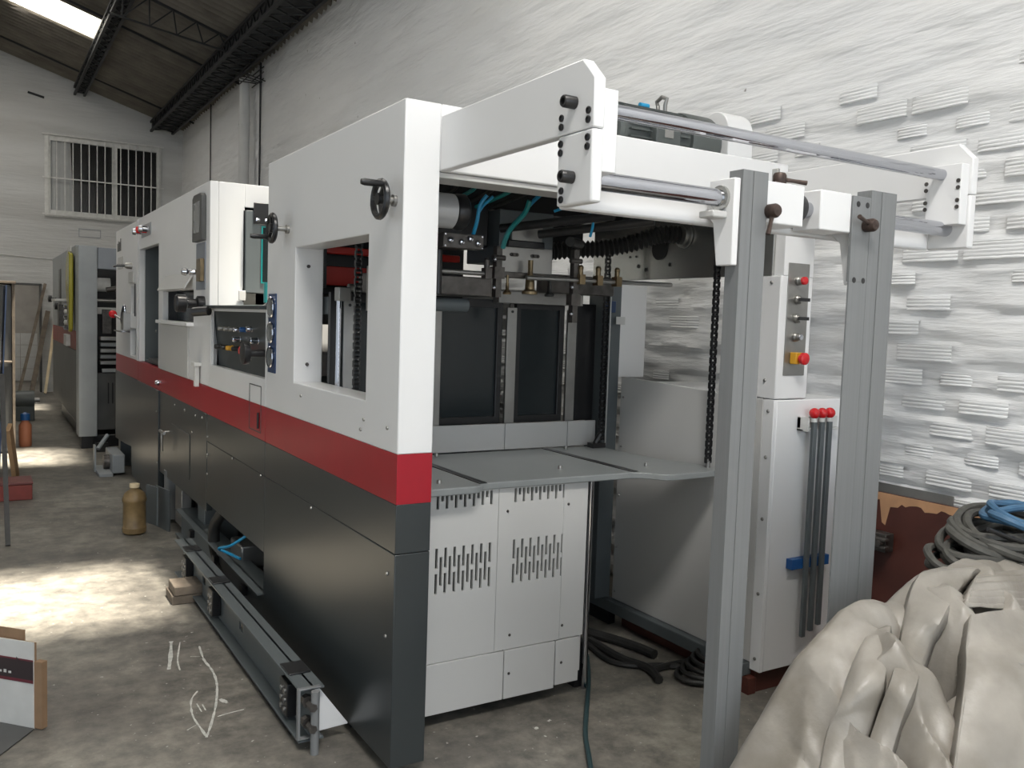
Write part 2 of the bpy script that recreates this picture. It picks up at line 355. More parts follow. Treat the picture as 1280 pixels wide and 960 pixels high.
# barred window
wn = thing('window_1', 'barred window with dark panes and pale curtain in the end wall', 'window', (.85, YB, 3.32)); wn['kind'] = 'structure'
MB().plate('y', YB-.03, YB+.03, (-.16, 1.84, 3.24, 4.72), [(-.06, .97, 3.36, 4.62), (1.06, 1.76, 3.36, 4.62)]).build('window_frame', PAINTW, wn)
for a, b in ((-.08, .98), (1.05, 1.77)):
    MB().box(a, b, YB+.06, YB+.075, 3.34, 4.64).build('pane', NIGHT, wn)
cv = [(-.07+.34*i/12 + (.0 if k else -.0) + (.05*(1-k/6) if i > 8 else 0), YB+.035+.012*sin(i*1.7), 3.36+1.26*k/6) for k in range(7) for i in range(13)]
MB().add(cv, [(k*13+i, k*13+i+1, (k+1)*13+i+1, (k+1)*13+i) for k in range(6) for i in range(12)], True).build('curtain', CURT, wn)
for i in range(15):
    x = -.10 + i*.135
    MB().bar((x, YB-.06, 3.24), (x, YB-.06, 4.74), .016, .016).build('bar', PAINTW, wn)
for z in (3.28, 3.94, 4.72): MB().bar((-.20, YB-.075, z), (1.88, YB-.075, z), .02, .022).build('cross_bar', PAINTW, wn)
# roof: fibre-cement sheets on steel beams
rf = thing('ceiling', 'dark corrugated fibre cement roof', 'roof', (0, 0, 5.8)); rf['kind'] = 'structure'; del rf['category']
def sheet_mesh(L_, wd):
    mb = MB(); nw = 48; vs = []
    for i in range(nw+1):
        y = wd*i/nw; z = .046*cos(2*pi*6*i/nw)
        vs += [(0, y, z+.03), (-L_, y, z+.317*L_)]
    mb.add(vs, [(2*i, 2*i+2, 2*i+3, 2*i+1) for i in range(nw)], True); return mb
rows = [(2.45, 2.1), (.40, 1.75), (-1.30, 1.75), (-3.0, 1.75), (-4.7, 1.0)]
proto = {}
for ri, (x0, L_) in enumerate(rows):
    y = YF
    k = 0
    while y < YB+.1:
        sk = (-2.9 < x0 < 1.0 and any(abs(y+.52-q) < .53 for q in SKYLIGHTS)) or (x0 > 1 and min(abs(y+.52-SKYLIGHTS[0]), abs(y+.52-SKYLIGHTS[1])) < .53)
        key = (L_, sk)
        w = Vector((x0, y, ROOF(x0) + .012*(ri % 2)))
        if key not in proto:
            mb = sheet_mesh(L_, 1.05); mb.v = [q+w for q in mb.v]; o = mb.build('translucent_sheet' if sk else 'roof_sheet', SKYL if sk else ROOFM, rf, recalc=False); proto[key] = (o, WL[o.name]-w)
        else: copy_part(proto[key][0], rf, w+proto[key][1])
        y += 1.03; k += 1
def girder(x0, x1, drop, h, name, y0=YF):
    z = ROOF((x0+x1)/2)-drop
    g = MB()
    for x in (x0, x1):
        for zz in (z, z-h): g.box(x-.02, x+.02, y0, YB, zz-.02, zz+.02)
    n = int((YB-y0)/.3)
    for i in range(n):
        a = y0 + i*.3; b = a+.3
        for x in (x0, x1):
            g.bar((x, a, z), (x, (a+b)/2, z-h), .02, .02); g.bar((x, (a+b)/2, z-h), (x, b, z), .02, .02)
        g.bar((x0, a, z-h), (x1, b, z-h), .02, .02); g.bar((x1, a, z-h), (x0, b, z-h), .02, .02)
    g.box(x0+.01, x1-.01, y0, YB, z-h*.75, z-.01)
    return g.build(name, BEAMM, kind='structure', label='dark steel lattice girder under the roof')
g1 = girder(1.66, 2.05, .04, .17, 'roof_beam'); g1['label'] = 'dark lattice girder running along the top of the side wall'
g2 = girder(.34, .50, .05, .13, 'roof_beam'); g2['label'] = 'thinner dark lattice girder at the end of the skylight'
def truss(y):
    t = thing('roof_truss', 'thin rod truss spanning between the two roof girders', 'truss', (1.2, y, 5.2)); t['kind'] = 'structure'; del t['category']
    a, b = Vector((.4, y, ROOF(.4)-.05)), Vector((1.85, y, ROOF(1.85)-.05))
    MB().bar(a, b, .03, .03).build('top_chord', BEAMM, t)
    c, d = Vector((.2, y, ROOF(.4)-.42)), Vector((1.85, y, ROOF(1.85)-.20))
    MB().bar(c, d, .022, .022).build('bottom_chord', BEAMM, t)
    for i in range(5):
        u, w = a.lerp(b, i/5), c.lerp(d, (i+.5)/5); MB().bar(u, w, .016, .016).build('web_rod', BEAMM, t)
        u2 = a.lerp(b, (i+1)/5); MB().bar(w, u2, .016, .016).build('web_rod', BEAMM, t)
truss(9.6); truss(4.4)
for yy in (14.6, 11.2):
    MB().bar((2.3, yy, ROOF(2.3)-.045), (-5.4, yy, ROOF(-5.4)-.045), .03, .03).build('purlin', BEAMM, kind='structure', label='dark roof purlin under the corrugated sheets')
# bracket on the wall at the downpipe head
bk = thing('wall_bracket', 'rusty rebar bracket cage above the white pipe', 'bracket', (2.15, 10.0, 4.85))
for i in range(4): MB().bar((1.95, 9.75+i*.15, 4.86), (2.22, 9.75+i*.15, 4.80+.02*i), .012, .012).build('rod', BEAMM, bk)
for z in (4.84, 4.93, 5.0): MB().bar((2.0, 9.7, z), (2.0, 10.3, z), .012, .012).build('rod', BEAMM, bk); MB().bar((2.18, 9.7, z-.02), (2.18, 10.3, z-.02), .012, .012).build('rod', BEAMM, bk)
pp = thing('downpipe', 'white painted downpipe on the side wall', 'pipe', (2.10, 10.4, 0))
MB().cyl((2.10, 10.4, 0), (2.10, 10.4, 4.95), .075, 16).build('pipe', PIPEM, pp)
for z in (1.0, 2.9, 4.3): MB().cyl((2.10, 10.4, z), (2.10, 10.4, z+.05), .083, 16).build('clamp', PIPEM, pp)
MB().tube([(2.21, 9.96, 5.1), (2.21, 9.96, 3.0), (2.21, 9.98, .2)], .014, 6).build('wire', BEAMM, label='thin dark wire running down beside the white downpipe', cat='wire')
MB().tube([(2.215, 13.1, 5.15), (2.215, 13.1, .1)], .01, 6).build('wire', BEAMM, label='thin dark wire near the corner of the end wall', cat='wire')
# floor scratches
def scr(pts, w):
    pts = [on('z', 0, *p) for p in pts]; vs = []; R = random.Random(len(pts)+int(w*1e5))
    P = smooth_path(pts, 6)
    for i, p in enumerate(P):
        d = (P[min(i+1, len(P)-1)]-P[max(i-1, 0)]).normalized(); n = Vector((-d.y, d.x, 0)); ww = w*R.uniform(.35, 1)
        vs += [p+n*ww+Vector((0, 0, .0012)), p-n*ww+Vector((0, 0, .0012))]
    MB().add(vs, [(2*i, 2*i+1, 2*i+3, 2*i+2) for i in range(len(P)-1)]).build('scuff_mark', CHALK, fl)
scr([(249, 808), (255, 825), (265, 838), (271, 855), (270, 880), (264, 905), (258, 922)], .007)
scr([(247, 864), (239, 876), (241, 895), (252, 912), (258, 921)], .006)
scr([(214, 802), (213, 822), (211, 837)], .012); scr([(225, 803), (222, 825), (225, 838)], .004)
scr([(272, 896), (285, 892), (305, 887)], .004); scr([(246, 880), (252, 890)], .004); scr([(253, 881), (257, 888)], .004); scr([(238, 821), (250, 821)], .003); scr([(234, 913), (246, 906)], .003)
scr([(275, 874), (284, 879)], .012)
scr([(668, 910), (673, 911)], .012); scr([(685, 902), (688, 900)], .008); scr([(680, 920), (683, 921)], .005)
scr([(1000, 905), (1010, 900)], .006)
# ------------------------------------------------------------------ feeder unit
F = thing('sheet_feeder', 'white front feeder unit with red stripe, charcoal lower panels and chrome rails', 'machine', (.9, .8, 0))
MB().plate('x', 0, .13, (0, 1.58, 1.14, 2.31), [(.295, 1.145, 1.295, 1.89)]).build('side_panel', WHITE, F, .004, label='white side panel with square window')
box('stripe_panel', RED, F, 0, .13, 0, 1.58, .9695, 1.1395, .001, label='red stripe')
box('lower_panel', DARK, F, 0, .13, 0, 1.58, .8005, .969, .002)
box('lower_panel', DARK, F, 0, .13, 0, 1.58, .05, .7985, .003, label='tall charcoal skirt panel')
screws(F, [(0, 1.03, 1.245), (0, .33, 1.185), (0, .085, 1.22), (0, .87, .785), (0, .06, .72), (0, .06, .50), (0, .30, 1.225)], (-1, 0, 0), .007)
screws(F, [(.06, 1.145, 1.81), (.06, 1.145, 1.375)], (0, -1, 0), .008, IRON, .012)
# hood across the top
box('hood_beam', WHITE, F, .1305, 1.80, .0, .15, 2.09, 2.31, .006, label='white cross hood')
box('hood_lip', PANELW, F, .1305, 1.69, .012, .14, 2.070, 2.089, .003)
box('hood_cover', WHITE, F, .1305, 1.80, .151, 1.57, 2.285, 2.31, .003)
# arms carrying the chrome rails
def arm(x0, x1, xi0, xi1, nx):
    a = MB().prism([(0, 2.27), (-.80, 2.27), (-.855, 2.215), (-.855, 2.091), (0, 2.091)], 'x', x0, x1).build('arm', WHITE, F, .004)
    e = MB().box(x0, x1, -.855, -.70, 1.905, 2.0895).build('end_plate', WHITE, F, .006)
    MB().box(xi0, xi1, -.845, -.715, 1.985, 2.195).build('clamp_block', WHITE, F, .003)
    xo = x0 if nx < 0 else x1; xn = xi1 if nx < 0 else xi0
    for y, z in ((-.715, 2.135), (-.715, 2.112), (-.835, 2.135), (-.835, 2.112), (-.715, 2.068), (-.715, 2.045), (-.835, 2.068), (-.835, 2.045), (-.725, 1.945), (-.725, 1.922)):
        if nx < 0: MB().lathe((xo-.001, y, z), (nx, 0, 0), [(.0095, 0), (.0095, .004), (.006, .006), (.005, .003), (1e-6, .003)], 12).build('socket_bolt', BLACK, e)
        elif z > 2: MB().lathe((xn, y, z), (-1, 0, 0), [(.0075, 0), (.0075, .003), (1e-6, .002)], 10).build('socket_bolt', IRON, e)
    if nx < 0:
        for z in (2.165, 1.975): MB().lathe((xo, -.77, z), (-1, 0, 0), [(.0165, 0), (.0165, .034), (.014, .038), (.009, .038), (.008, .025), (1e-6, .025)], 16).build('rail_bolt', GUN, e)
arm(.131, .166, .166, .215, -1)
arm(1.757, 1.792, 1.712, 1.757, 1)
cyl('rail', CHROME, F, (.166, -.77, 2.162), (1.757, -.77, 2.162), .020, 24, label='thin upper chrome rail')
cyl('rail', CHROME, F, (.166, -.77, 1.975), (1.757, -.77, 1.975), .0255, 24, label='thick lower chrome rail')
MB().plate('y', -.705, -.66, (.166, 1.757, 1.905, 1.995), [(.70, 1.10, 1.925, 1.937)]).build('front_beam', WHITE, F, .006)
box('rack_strip', STEEL, F, .70, 1.10, -.69, -.67, 1.92, 1.94, .001)
# right frame
rfm = box('frame_plate', STAIN, F, 1.70, 1.715, -.03, 1.25, 1.83, 2.28, .002, label='stainless inner plate of the frame')
for y, z in ((.16, 1.94), (.62, 1.90), (.80, 1.88), (.30, 1.87), (.93, 1.95), (.88, 1.95), (.86, 1.90), (.28, 2.02)):
    MB().cyl((1.6995, y, z), (1.696, y, z), .010 if z < 1.92 else .006, 10).build('bolt_hole', BLACK, rfm)
MB().lathe((1.697, .70, 1.98), (-1, 0, 0), [(.055, 0), (.055, .004), (1e-6, .004)], 20).build('port', BLACK, rfm)
pr_ = [(-.02, .135), (.965, .135), (.965, 1.325), (.6, 1.318), (.3, 1.306), (.22, 1.300), (-.02, 1.30)]
MB().prism(pr_, 'x', 1.70, 1.718).build('inner_cover', PANELW, F, .003, label='cream inner cover with rounded top')
screws(F, [(1.70, .94, z) for z in (.18, .42, .70, .96, 1.22)] + [(1.70, .02, z) for z in (.18, .5, .9, 1.2)], (-1, 0, 0), .006)
box('base_rail', GREYP, F, 1.655, 1.716, -.019, 1.30, .075, .134, .004)
box('base_foot', BOARD, F, 1.67, 1.716, -.05, .30, .0, .074, .002); box('base_foot', BLACK, F, 1.67, 1.716, .95, 1.25, .0, .074, .002)
box('frame_column', GREYP, F, 1.60, 1.698, .985, 1.14, .135, 1.829, .004)
box('frame_column', WHITE, F, 1.70, 1.88, 1.0, 1.12, 1.32, 1.829, .003, label='white rear column')
box('sensor_box', BLUEM, F, 1.585, 1.64, .955, .984, 1.66, 1.72, .003); box('sensor_tab', PANELW, F, 1.64, 1.70, .95, .955, 1.60, 1.64, .002)
# cabinet under the table with louvres
SL = []
def group(x0, n, z0, lower=True):
    for i in range(n):
        x = x0+i*.0395
        SL.append((x, x+.011, z0+.10, z0+.18)) if z0 < .8 else None; SL.append((x, x+.011, z0, z0+.08))
        if i < n-1: SL.append((x+.0198, x+.0308, z0+.03, z0+.145))
def louvre(x0, x1, gx, n):
    SL.clear(); group(gx, n, .535); group(gx, n, .868)
    MB().plate('y', .30, .312, (x0, x1, .262, .930), [(a, b, c, min(d, .925)) for a, b, c, d in SL]).build('vent_panel', PANELW, F, label='vent panel with staggered slots')
kb = box('cabinet_body', BLACK, F, .135, .97, .33, 1.0, .06, .928, .002)  # black body puts the shade behind the vent slots into its colour
louvre(.14, .578, .302, 7); louvre(.580, .895, .652, 7)
MB().box(.897, 1.02, .30, .312, .262, .930).build('vent_panel', PANELW, F, .002)
MB().box(1.008, 1.02, .313, .95, .10, .930).build('cabinet_end', PANELW, F, .002)
box('kick_panel', PANELW, F, .14, .623, .296, .309, .055, .259, .002); box('kick_panel', PANELW, F, .627, .875, .296, .309, .055, .259, .002); box('kick_panel', PANELW, F, .88, 1.0, .296, .309, .065, .259, .002)
screws(F, [(.622, .30, .835), (.92, .30, .84), (.65, .30, .32), (.91, .30, .32), (.65, .296, .16), (.91, .296, .16)], (0, -1, 0), .006, IRON, .004)
for x in (.2, .9): MB().box(x-.04, x+.04, .40, .95, 0, .06).build('foot', BLACK, F)
box('skid', BLACK, F, .03, .10, .45, 1.5, 0, .06, .002)
MB().prism([(-.135, .045), (-.135, .225), (-.128, .225), (-.004, .055), (-.004, .05)], 'y', .392, .402).build('foot_plate', WHITE, F, .001)
# rear wall of the pile bay
for a, b in ((.135, .60), (.62, 1.02), (1.10, 1.39), (1.47, 1.59)):
    MB().plate('y', 1.06, 1.09, (a, b, 1.09, 1.70), [(a+.025, b-.03, 1.125, 1.66)] if b-a > .2 else []).build('pane_frame', BLACK, F, .002)
    if b-a > .2: MB().box(a+.02, b-.02, 1.075, 1.085, 1.11, 1.68).build('pane', GLASSD, F)
for x in (.19, .62, 1.035, 1.40):
    sb = MB().box(x, x+.055, 1.04, 1.058, 1.085, 1.665).build('stop_bar', STEEL, F, .002)
    MB().lathe((x+.027, 1.04, 1.645), (0, -1, 0), [(.007, 0), (.007, .003), (1e-6, .002)], 10).build('bolt', BLACK, sb)
    MB().box(x+.018, x+.036, 1.045, 1.055, 1.665, 1.70).build('hook', IRON, sb)
for a, b in ((.135, 1.028), (1.031, 1.405), (1.408, 1.585)): MB().box(a, b, 1.02, 1.03, .962, 1.092).build('sill_panel', PANELW, F, .002)
box('header_box', STEEL, F, .96, 1.46, 1.0, 1.06, 1.685, 1.745, .003)
box('header_box', GREYP, F, .14, .75, 1.1, 1.2, 1.60, 1.68, .003)
cyl('tie_tube', STEEL, F, (.2, 1.02, 1.72), (.62, 1.02, 1.72), .018)
# pole in front of the cabinet
cyl('guide_pole', CHROME, F, (1.065, .34, .002), (1.065, .34, .93), .0125, 16)
box('pole_socket', BLACK, F, 1.03, 1.10, .36, .42, 0, .20, .003)
# gauges, handwheels
gp = box('gauge_plate', BLUEM, F, -.006, .0, 1.415, 1.535, 1.315, 1.69, .002)
for z in (1.625, 1.505, 1.39):
    g_ = MB().lathe((-.006, 1.475, z), (-1, 0, 0), [(.05, 0), (.052, .008), (.048, .012), (.043, .010), (1e-6, .009)], 22).build('gauge', CHROME, gp)
    g_.data.materials.append(SCREEN)
    for p in g_.data.polygons:
        if all((Vector(g_.data.vertices[i].co).yz - Vector((0, .052))).length < .044 for i in p.vertices): p.material_index = 1
def handwheel(parent, c, R, depth, ang, M=BLACK, shaft=True):
    c = Vector(c); h = MB()
    pts = [c + Vector((0, R*cos(t), R*sin(t))) for t in [2*pi*i/24 for i in range(24)]]
    h.tube(pts, .011, 8, True)
    for k in range(3):
        t = ang + k*2*pi/3; h.bar(c, c + Vector((0, R*cos(t), R*sin(t))), .012, .014, (1, 0, 0))
    h.cyl(c+Vector((-.012, 0, 0)), c+Vector((.018, 0, 0)), .02, 14)
    o = h.build('handwheel', M, parent)
    q = c + Vector((0, R*cos(ang), R*sin(ang)))
    MB().lathe(q, (-1, 0, 0), [(.007, 0), (.011, .012), (.012, .07), (.009, .082), (1e-6, .084)], 12).build('crank_grip', M, o)
    if shaft:
        MB().cyl(c, c+Vector((depth, 0, 0)), .011, 12).cyl(c+Vector((depth-.012, 0, 0)), c+Vector((depth, 0, 0)), .02, 14).build('shaft', STEEL, o)
    return o
handwheel(F, (-.075, 1.25, 1.975), .058, .075, radians(-40)); handwheel(F, (-.055, .065, 1.985), .058, .055, radians(130))
# ------------------------------------------------------------------ suction head inside the feeder
H_ = thing('suction_head', 'grey steel suction head with air tubes hanging in the feeder', 'suction head', (.85, .75, 1.7))
box('head_body', GREYP, H_, .775, 1.06, .70, 1.0, 1.86, 2.09, .003)
box('head_front', STEEL, H_, .78, 1.05, .685, .70, 1.80, 1.93, .002)
box('grip_bar', BLACK, H_, .80, .99, .66, .685, 1.925, 1.955, .003); box('raised_plate', STEEL, H_, .82, .98, .665, .685, 1.955, 2.02, .002)
for x, w in ((.83, .03), (.94, .03)):
    MB().cyl((x, .686, 1.893), (x, .68, 1.893), .008, 10).cyl((x+w, .686, 1.893), (x+w, .68, 1.893), .008, 10).box(x, x+w, .68, .686, 1.885, 1.901).build('slot_bolt', IRON, H_)
box('cross_plate', IRON, H_, .74, 1.12, .66, .72, 1.79, 1.815, .003)
# chrome studs block
vb = box('valve_block', IRON, H_, .40, .585, .50, .56, 1.885, 1.945, .003)
for x, z in ((.43, 1.915), (.48, 1.910), (.52, 1.925), (.555, 1.910)): MB().lathe((x, .50, z), (0, -1, 0), [(.013, 0), (.013, .006), (.009, .014), (1e-6, .017)], 14).build('dome_nut', CHROME, vb)
for x, z in ((.408, 1.892), (.577, 1.892), (.408, 1.938), (.577, 1.938)): MB().lathe((x, .50, z), (0, -1, 0), [(.004, 0), (.004, .003), (1e-6, .003)], 8).build('bolt', CHROME, vb)
bl = MB().cyl((.17, .36, 2.01), (.36, .36, 2.01), .066, 28).build('blower_drum', DRUM, H_)
MB().lathe((.362, .36, 2.01), (1, 0, 0), [(.03, 0), (.064, .004), (.070, .02), (.070, .045), (.06, .055), (.03, .055)], 24).build('pulley', BLACK, H_)
for i in range(7): MB().cyl((.416, .36+.045*cos(i*.9), 2.01+.045*sin(i*.9)), (.422, .36+.045*cos(i*.9), 2.01+.045*sin(i*.9)), .005, 8).build('pulley_bolt', STEEL, H_)
# rods along the width
cyl('cross_rod', STEEL, H_, (.14, .60, 1.797), (.66, .60, 1.795), .010, 12); cyl('cross_rod', STEEL, H_, (.86, .60, 1.79), (1.695, .60, 1.80), .010, 12)
for x in (.20, .66, 1.15, 1.36, 1.25):
    MB().box(x-.015, x+.015, .58, .62, 1.775, 1.82).cyl((x, .60, 1.80), (x, .60, 1.845), .012, 10).sphere((x, .60, 1.85), .014, 10).build('rod_clamp', BRASS if x > 1.1 else IRON, H_)
for a, b in (((.76, .66, 2.0), (1.02, .20, 2.040)), ((.93, .62, 1.985), (1.25, .22, 2.040))):
    MB().cyl(a, b, .019, 16).build('slide_rod', GUN, H_)
# nozzle unit and its stems
nz_ = MB().lathe((.905, .64, 1.72), (0, 0, 1), [(.035, 0), (.036, .012), (.022, .022), (.02, .075), (.012, .09), (.012, .15)], 16).build('suction_nozzle', BRASS, H_)
for x, y in ((.80, .66), (1.02, .66), (1.0, .62)):
    MB().cyl((x, y, 1.72), (x, y, 1.80), .006, 8).lathe((x, y, 1.715), (0, 0, 1), [(.018, 0), (.02, .008), (.008, .022), (.008, .05)], 12).build('suction_cup', RUBBER if x > .9 else BRASS, H_)
for x, y, z0, z1 in ((.735, .64, 1.70, 1.92), (1.13, .62, 1.60, 1.93)):
    MB().box(x-.014, x+.014, y-.016, y+.016, z0, z1).box(x-.025, x+.025, y-.022, y+.022, z0+.08, z0+.13).cyl((x-.03, y-.01, z1-.05), (x+.03, y-.01, z1-.05), .012, 10).build('valve_stem', IRON, H_)
    for dz in (.04, .16): MB().sphere((x-.03, y-.03, z0+dz), .009, 10).build('bleed_screw', CHROME, H_)
MB().cyl((1.03, .52, 1.955), (1.14, .60, 1.955), .022, 16).build('roller', RUBBER, H_)
# tubes
def tubeobj(parent, name, M, pts, r, n=6, seg=8): return MB().tube(smooth_path(pts, n), r, seg).build(name, M, parent)
tubeobj(H_, 'air_tube', TUBET, [(.735, .60, 1.91), (.74, .56, 1.98), (.765, .48, 2.05), (.77, .45, 2.10)], .011)
tubeobj(H_, 'air_tube', TUBEB, [(.545, .52, 1.945), (.54, .48, 2.0), (.54, .46, 2.06), (.56, .44, 2.10)], .008)
tubeobj(H_, 'air_tube', TUBEB, [(.54, .47, 2.03), (.56, .47, 2.06), (.60, .46, 2.10)], .006)
tubeobj(H_, 'air_tube', TUBEB, [(.86, .62, 2.09), (.87, .58, 2.12), (.88, .50, 2.16)], .009)
tubeobj(H_, 'air_tube', TUBEB, [(.86, .40, 2.06), (.93, .38, 2.085), (1.0, .36, 2.08), (1.04, .37, 2.03), (1.05, .40, 1.97)], .006)
for i in range(5): tubeobj(H_, 'air_tube', [RUBBER, TUBET][i % 2], [(.45+.07*i, .8, 2.08), (.5+.08*i, .6, 2.14), (.44+.1*i, .5, 2.17), (.5+.1*i, .45, 2.22)], .009)
# ribbed vacuum hose to the frame plate
pts = smooth_path([(1.10, .78, 1.93), (1.22, .74, 1.945), (1.34, .68, 1.955), (1.46, .62, 1.985), (1.58, .57, 2.03), (1.69, .53, 2.035)], 12)
rs = [.036+.007*(1 if i % 2 else -1) for i in range(len(pts))]
MB().tube(pts, .04, 14, rs=rs).build('ribbed_hose', RUBBER, H_)
MB().cyl((1.06, .80, 1.925), (1.13, .77, 1.933), .03, 14).build('hose_cuff', IRON, H_); MB().lathe((1.699, .525, 2.035), (-1, .05, 0), [(.062, 0), (.062, .01), (.048, .012), (.048, .03)], 18).build('hose_flange', STEEL, H_)
box('motor_housing', BLACK, H_, .45, .75, .75, 1.05, 1.92, 2.24, .01); box('carriage', IRON, H_, .2, .7, .62, .9, 1.70, 1.78, .004); box('carriage', IRON, H_, 1.15, 1.54, .85, .97, 1.74, 1.83, .004)
box('side_bracket', STEEL, H_, .14, .22, .62, .66, 1.62, 1.80, .003); cyl('carriage_roller', GREYP, H_, (.22, .70, 1.66), (.62, .70, 1.66), .03)
for x in (.30, .42, .36): MB().cyl((x, .58, 1.70), (x, .58, 1.88), .016, 10).build('plunger', BLACK, H_)
box('rear_dark_backing', BLACK, H_, .14, 1.0, 1.45, 1.52, 1.70, 2.27, .004)  # black boxes added as backing, standing in for shade behind the head
box('side_dark_backing', BLACK, H_, .135, .15, 1.16, 1.44, 1.72, 2.27, .002)
box('rear_dark_backing', BLACK, H_, 1.0, 1.66, 1.30, 1.40, 2.02, 2.27, .004)
box('top_dark_backing', BLACK, H_, .45, 1.66, .95, 1.29, 2.12, 2.27, .004)  # added black box that darkens the gap under the hood
# red conveyor pieces behind, seen through the side window
tr = thing('red_conveyor_guard', 'red guard plates behind the feeder window', 'guard', (.6, 1.35, 1.7))
box('guard_bar', REDP, tr, .16, .9, 1.30, 1.34, 1.885, 1.92, .006); box('guard_plate', REDP, tr, .156, .75, 1.36, 1.38, 1.74, 1.83, .004); box('guard_plate', STEEL, tr, .35, .9, 1.28, 1.40, 1.735, 1.745, .002)
# ------------------------------------------------------------------ lifting table and its chains
T = thing('lift_table', 'grey lift table plate with two dark slots, hung on chains', 'table', (.9, .6, .93))
def arcp(cx, cy, r, a0, a1, n=5): return [(cx+r*cos(radians(a0+(a1-a0)*i/n)), cy+r*sin(radians(a0+(a1-a0)*i/n))) for i in range(n+1)]
poly = [(.135, 1.0), (.135, .235), (.425, .235), (.455, .24), (.475, .262), (.50, .28), (.54, .285), (1.22, .27), (1.27, .255), (1.31, .205), (1.335, .17), (1.37, .16), (1.655, .17), (1.655, .20), (1.685, .215), (1.685, .34), (1.62, .50), (1.585, .75), (1.585, 1.0)]
MB().prism(poly, 'z', .932, .96).build('table_plate', PLATE, T, .004)
for xx in (.475, 1.235): MB().box(xx, xx+.035, .28, 1.0, .9602, .9625).build('slot', BLACK, T); MB().box(xx+.004, xx+.009, .285, 1.0, .9625, .9635).build('slot_rib', STEEL, T)
MB().box(.14, .30, .40, .425, .9602, .962).build('slot', BLACK, T)
screws(T, [(.33, .34, .96), (.62, .95, .96), (.98, .46, .96), (1.35, .95, .96), (1.40, .38, .96)], (0, 0, 1), .010, STEEL, .016)
def chain(parent, x, y, z0, z1, along='x'):
    c = MB(); n = int((z1-z0)/.019)
    for i in range(n):
        z = z0+i*.019; w = .010 if i % 2 else .014
        for s in (-1, 1):
            if along == 'x': c.box(x+s*w-.0015, x+s*w+.0015, y-.008, y+.008, z-.004, z+.023)
            else: c.box(x-.008, x+.008, y+s*w-.0015, y+s*w+.0015, z-.004, z+.023)
        c.cyl((x-.014, y, z), (x+.014, y, z), .006, 6) if along == 'x' else c.cyl((x, y-.014, z), (x, y+.014, z), .006, 6)
    return c.build('lift_chain', BLACK, parent)
chain(T, 1.655, .25, .985, 2.035); chain(T, 1.575, .955, 1.0, 2.035); chain(T, .16, .80, .97, 2.035); chain(T, .17, .25, .97, 2.035)
MB().cyl((1.655, .25, .96), (1.655, .25, .99), .011, 10).build('chain_anchor', STEEL, T); MB().box(1.50, 1.58, .92, .97, .96, .985).cyl((1.52, .93, .985), (1.55, .93, 1.03), .014, 8).build('chain_anchor', BLACK, T)
cyl('guide_rod', CHROME, T, (.145, .98, .96), (.145, .98, 1.68), .012); cyl('guide_rod', STEEL, T, (1.592, .94, .97), (1.592, .94, 1.74), .005)
MB().box(.133, .188, .95, 1.01, 1.66, 1.72).build('rod_clamp', STEEL, T, .004)
# ------------------------------------------------------------------ motor on the hood
Mo = thing('electric_motor', 'dark grey finned electric motor on top of the feeder hood', 'motor', (1.45, .5, 2.31))
mb = MB().cyl((1.22, .52, 2.455), (1.60, .52, 2.455), .115, 28)
for k in range(26):
    t = 2*pi*k/26
    if sin(t) > -.85: mb.obox((1.41, .52+.122*cos(t), 2.455+.122*sin(t)), (1, 0, 0), (0, cos(t), sin(t)), (0, -sin(t), cos(t)), .34, .022, .006)
mb.build('motor_body', GREENM, Mo)
MB().lathe((1.60, .52, 2.455), (1, 0, 0), [(.135, 0), (.14, .01), (.14, .16), (.13, .18), (.02, .18)], 28).build('fan_cover', GREENM, Mo)
fe = MB()
for k in range(9): fe.box(1.205, 1.222, .43, .61, 2.37+k*.02, 2.381+k*.02)
fe.lathe((1.215, .52, 2.455), (-1, 0, 0), [(.12, 0), (.115, .02), (.04, .03), (.04, .05), (1e-6, .05)], 24).build('end_bell', GREENM, Mo)
box('terminal_box', GREENM, Mo, 1.36, 1.50, .36, .42, 2.40, 2.50, .006); box('nameplate', STEEL, Mo, 1.405, 1.455, .357, .36, 2.43, 2.47, .001)
MB().tube([(1.52, .50, 2.565), (1.52, .50, 2.615), (1.52, .49, 2.640), (1.52, .525, 2.655), (1.52, .56, 2.640), (1.52, .55, 2.615), (1.52, .55, 2.565)], .010, 8).build('lifting_eye', STEEL, Mo)
box('motor_base', GREENM, Mo, 1.25, 1.60, .40, .64, 2.311, 2.335, .003); MB().box(1.27, 1.31, .42, .62, 2.335, 2.38).box(1.54, 1.58, .42, .62, 2.335, 2.38).build('motor_foot', GREENM, Mo)
MB().tube(smooth_path([(1.1, .6, 2.40), (1.15, .56, 2.52), (1.25, .54, 2.585), (1.36, .52, 2.575)], 6), .012, 8).build('motor_cable', RUBBER, Mo)
cyl('air_fitting', TUBEB, Mo, (1.37, .50, 2.592), (1.42, .50, 2.592), .012, 10)
gd = [(.60, 2.312), (.60, 2.50)] + [(.50+.10*cos(radians(a)), 2.52+.11*sin(radians(a))) for a in range(0, 181, 15)] + [(.40, 2.50), (.40, 2.312)]
MB().prism([(y, z) for y, z in gd], 'x', 1.83, 1.99).build('belt_guard', WHITE, Mo, .004)
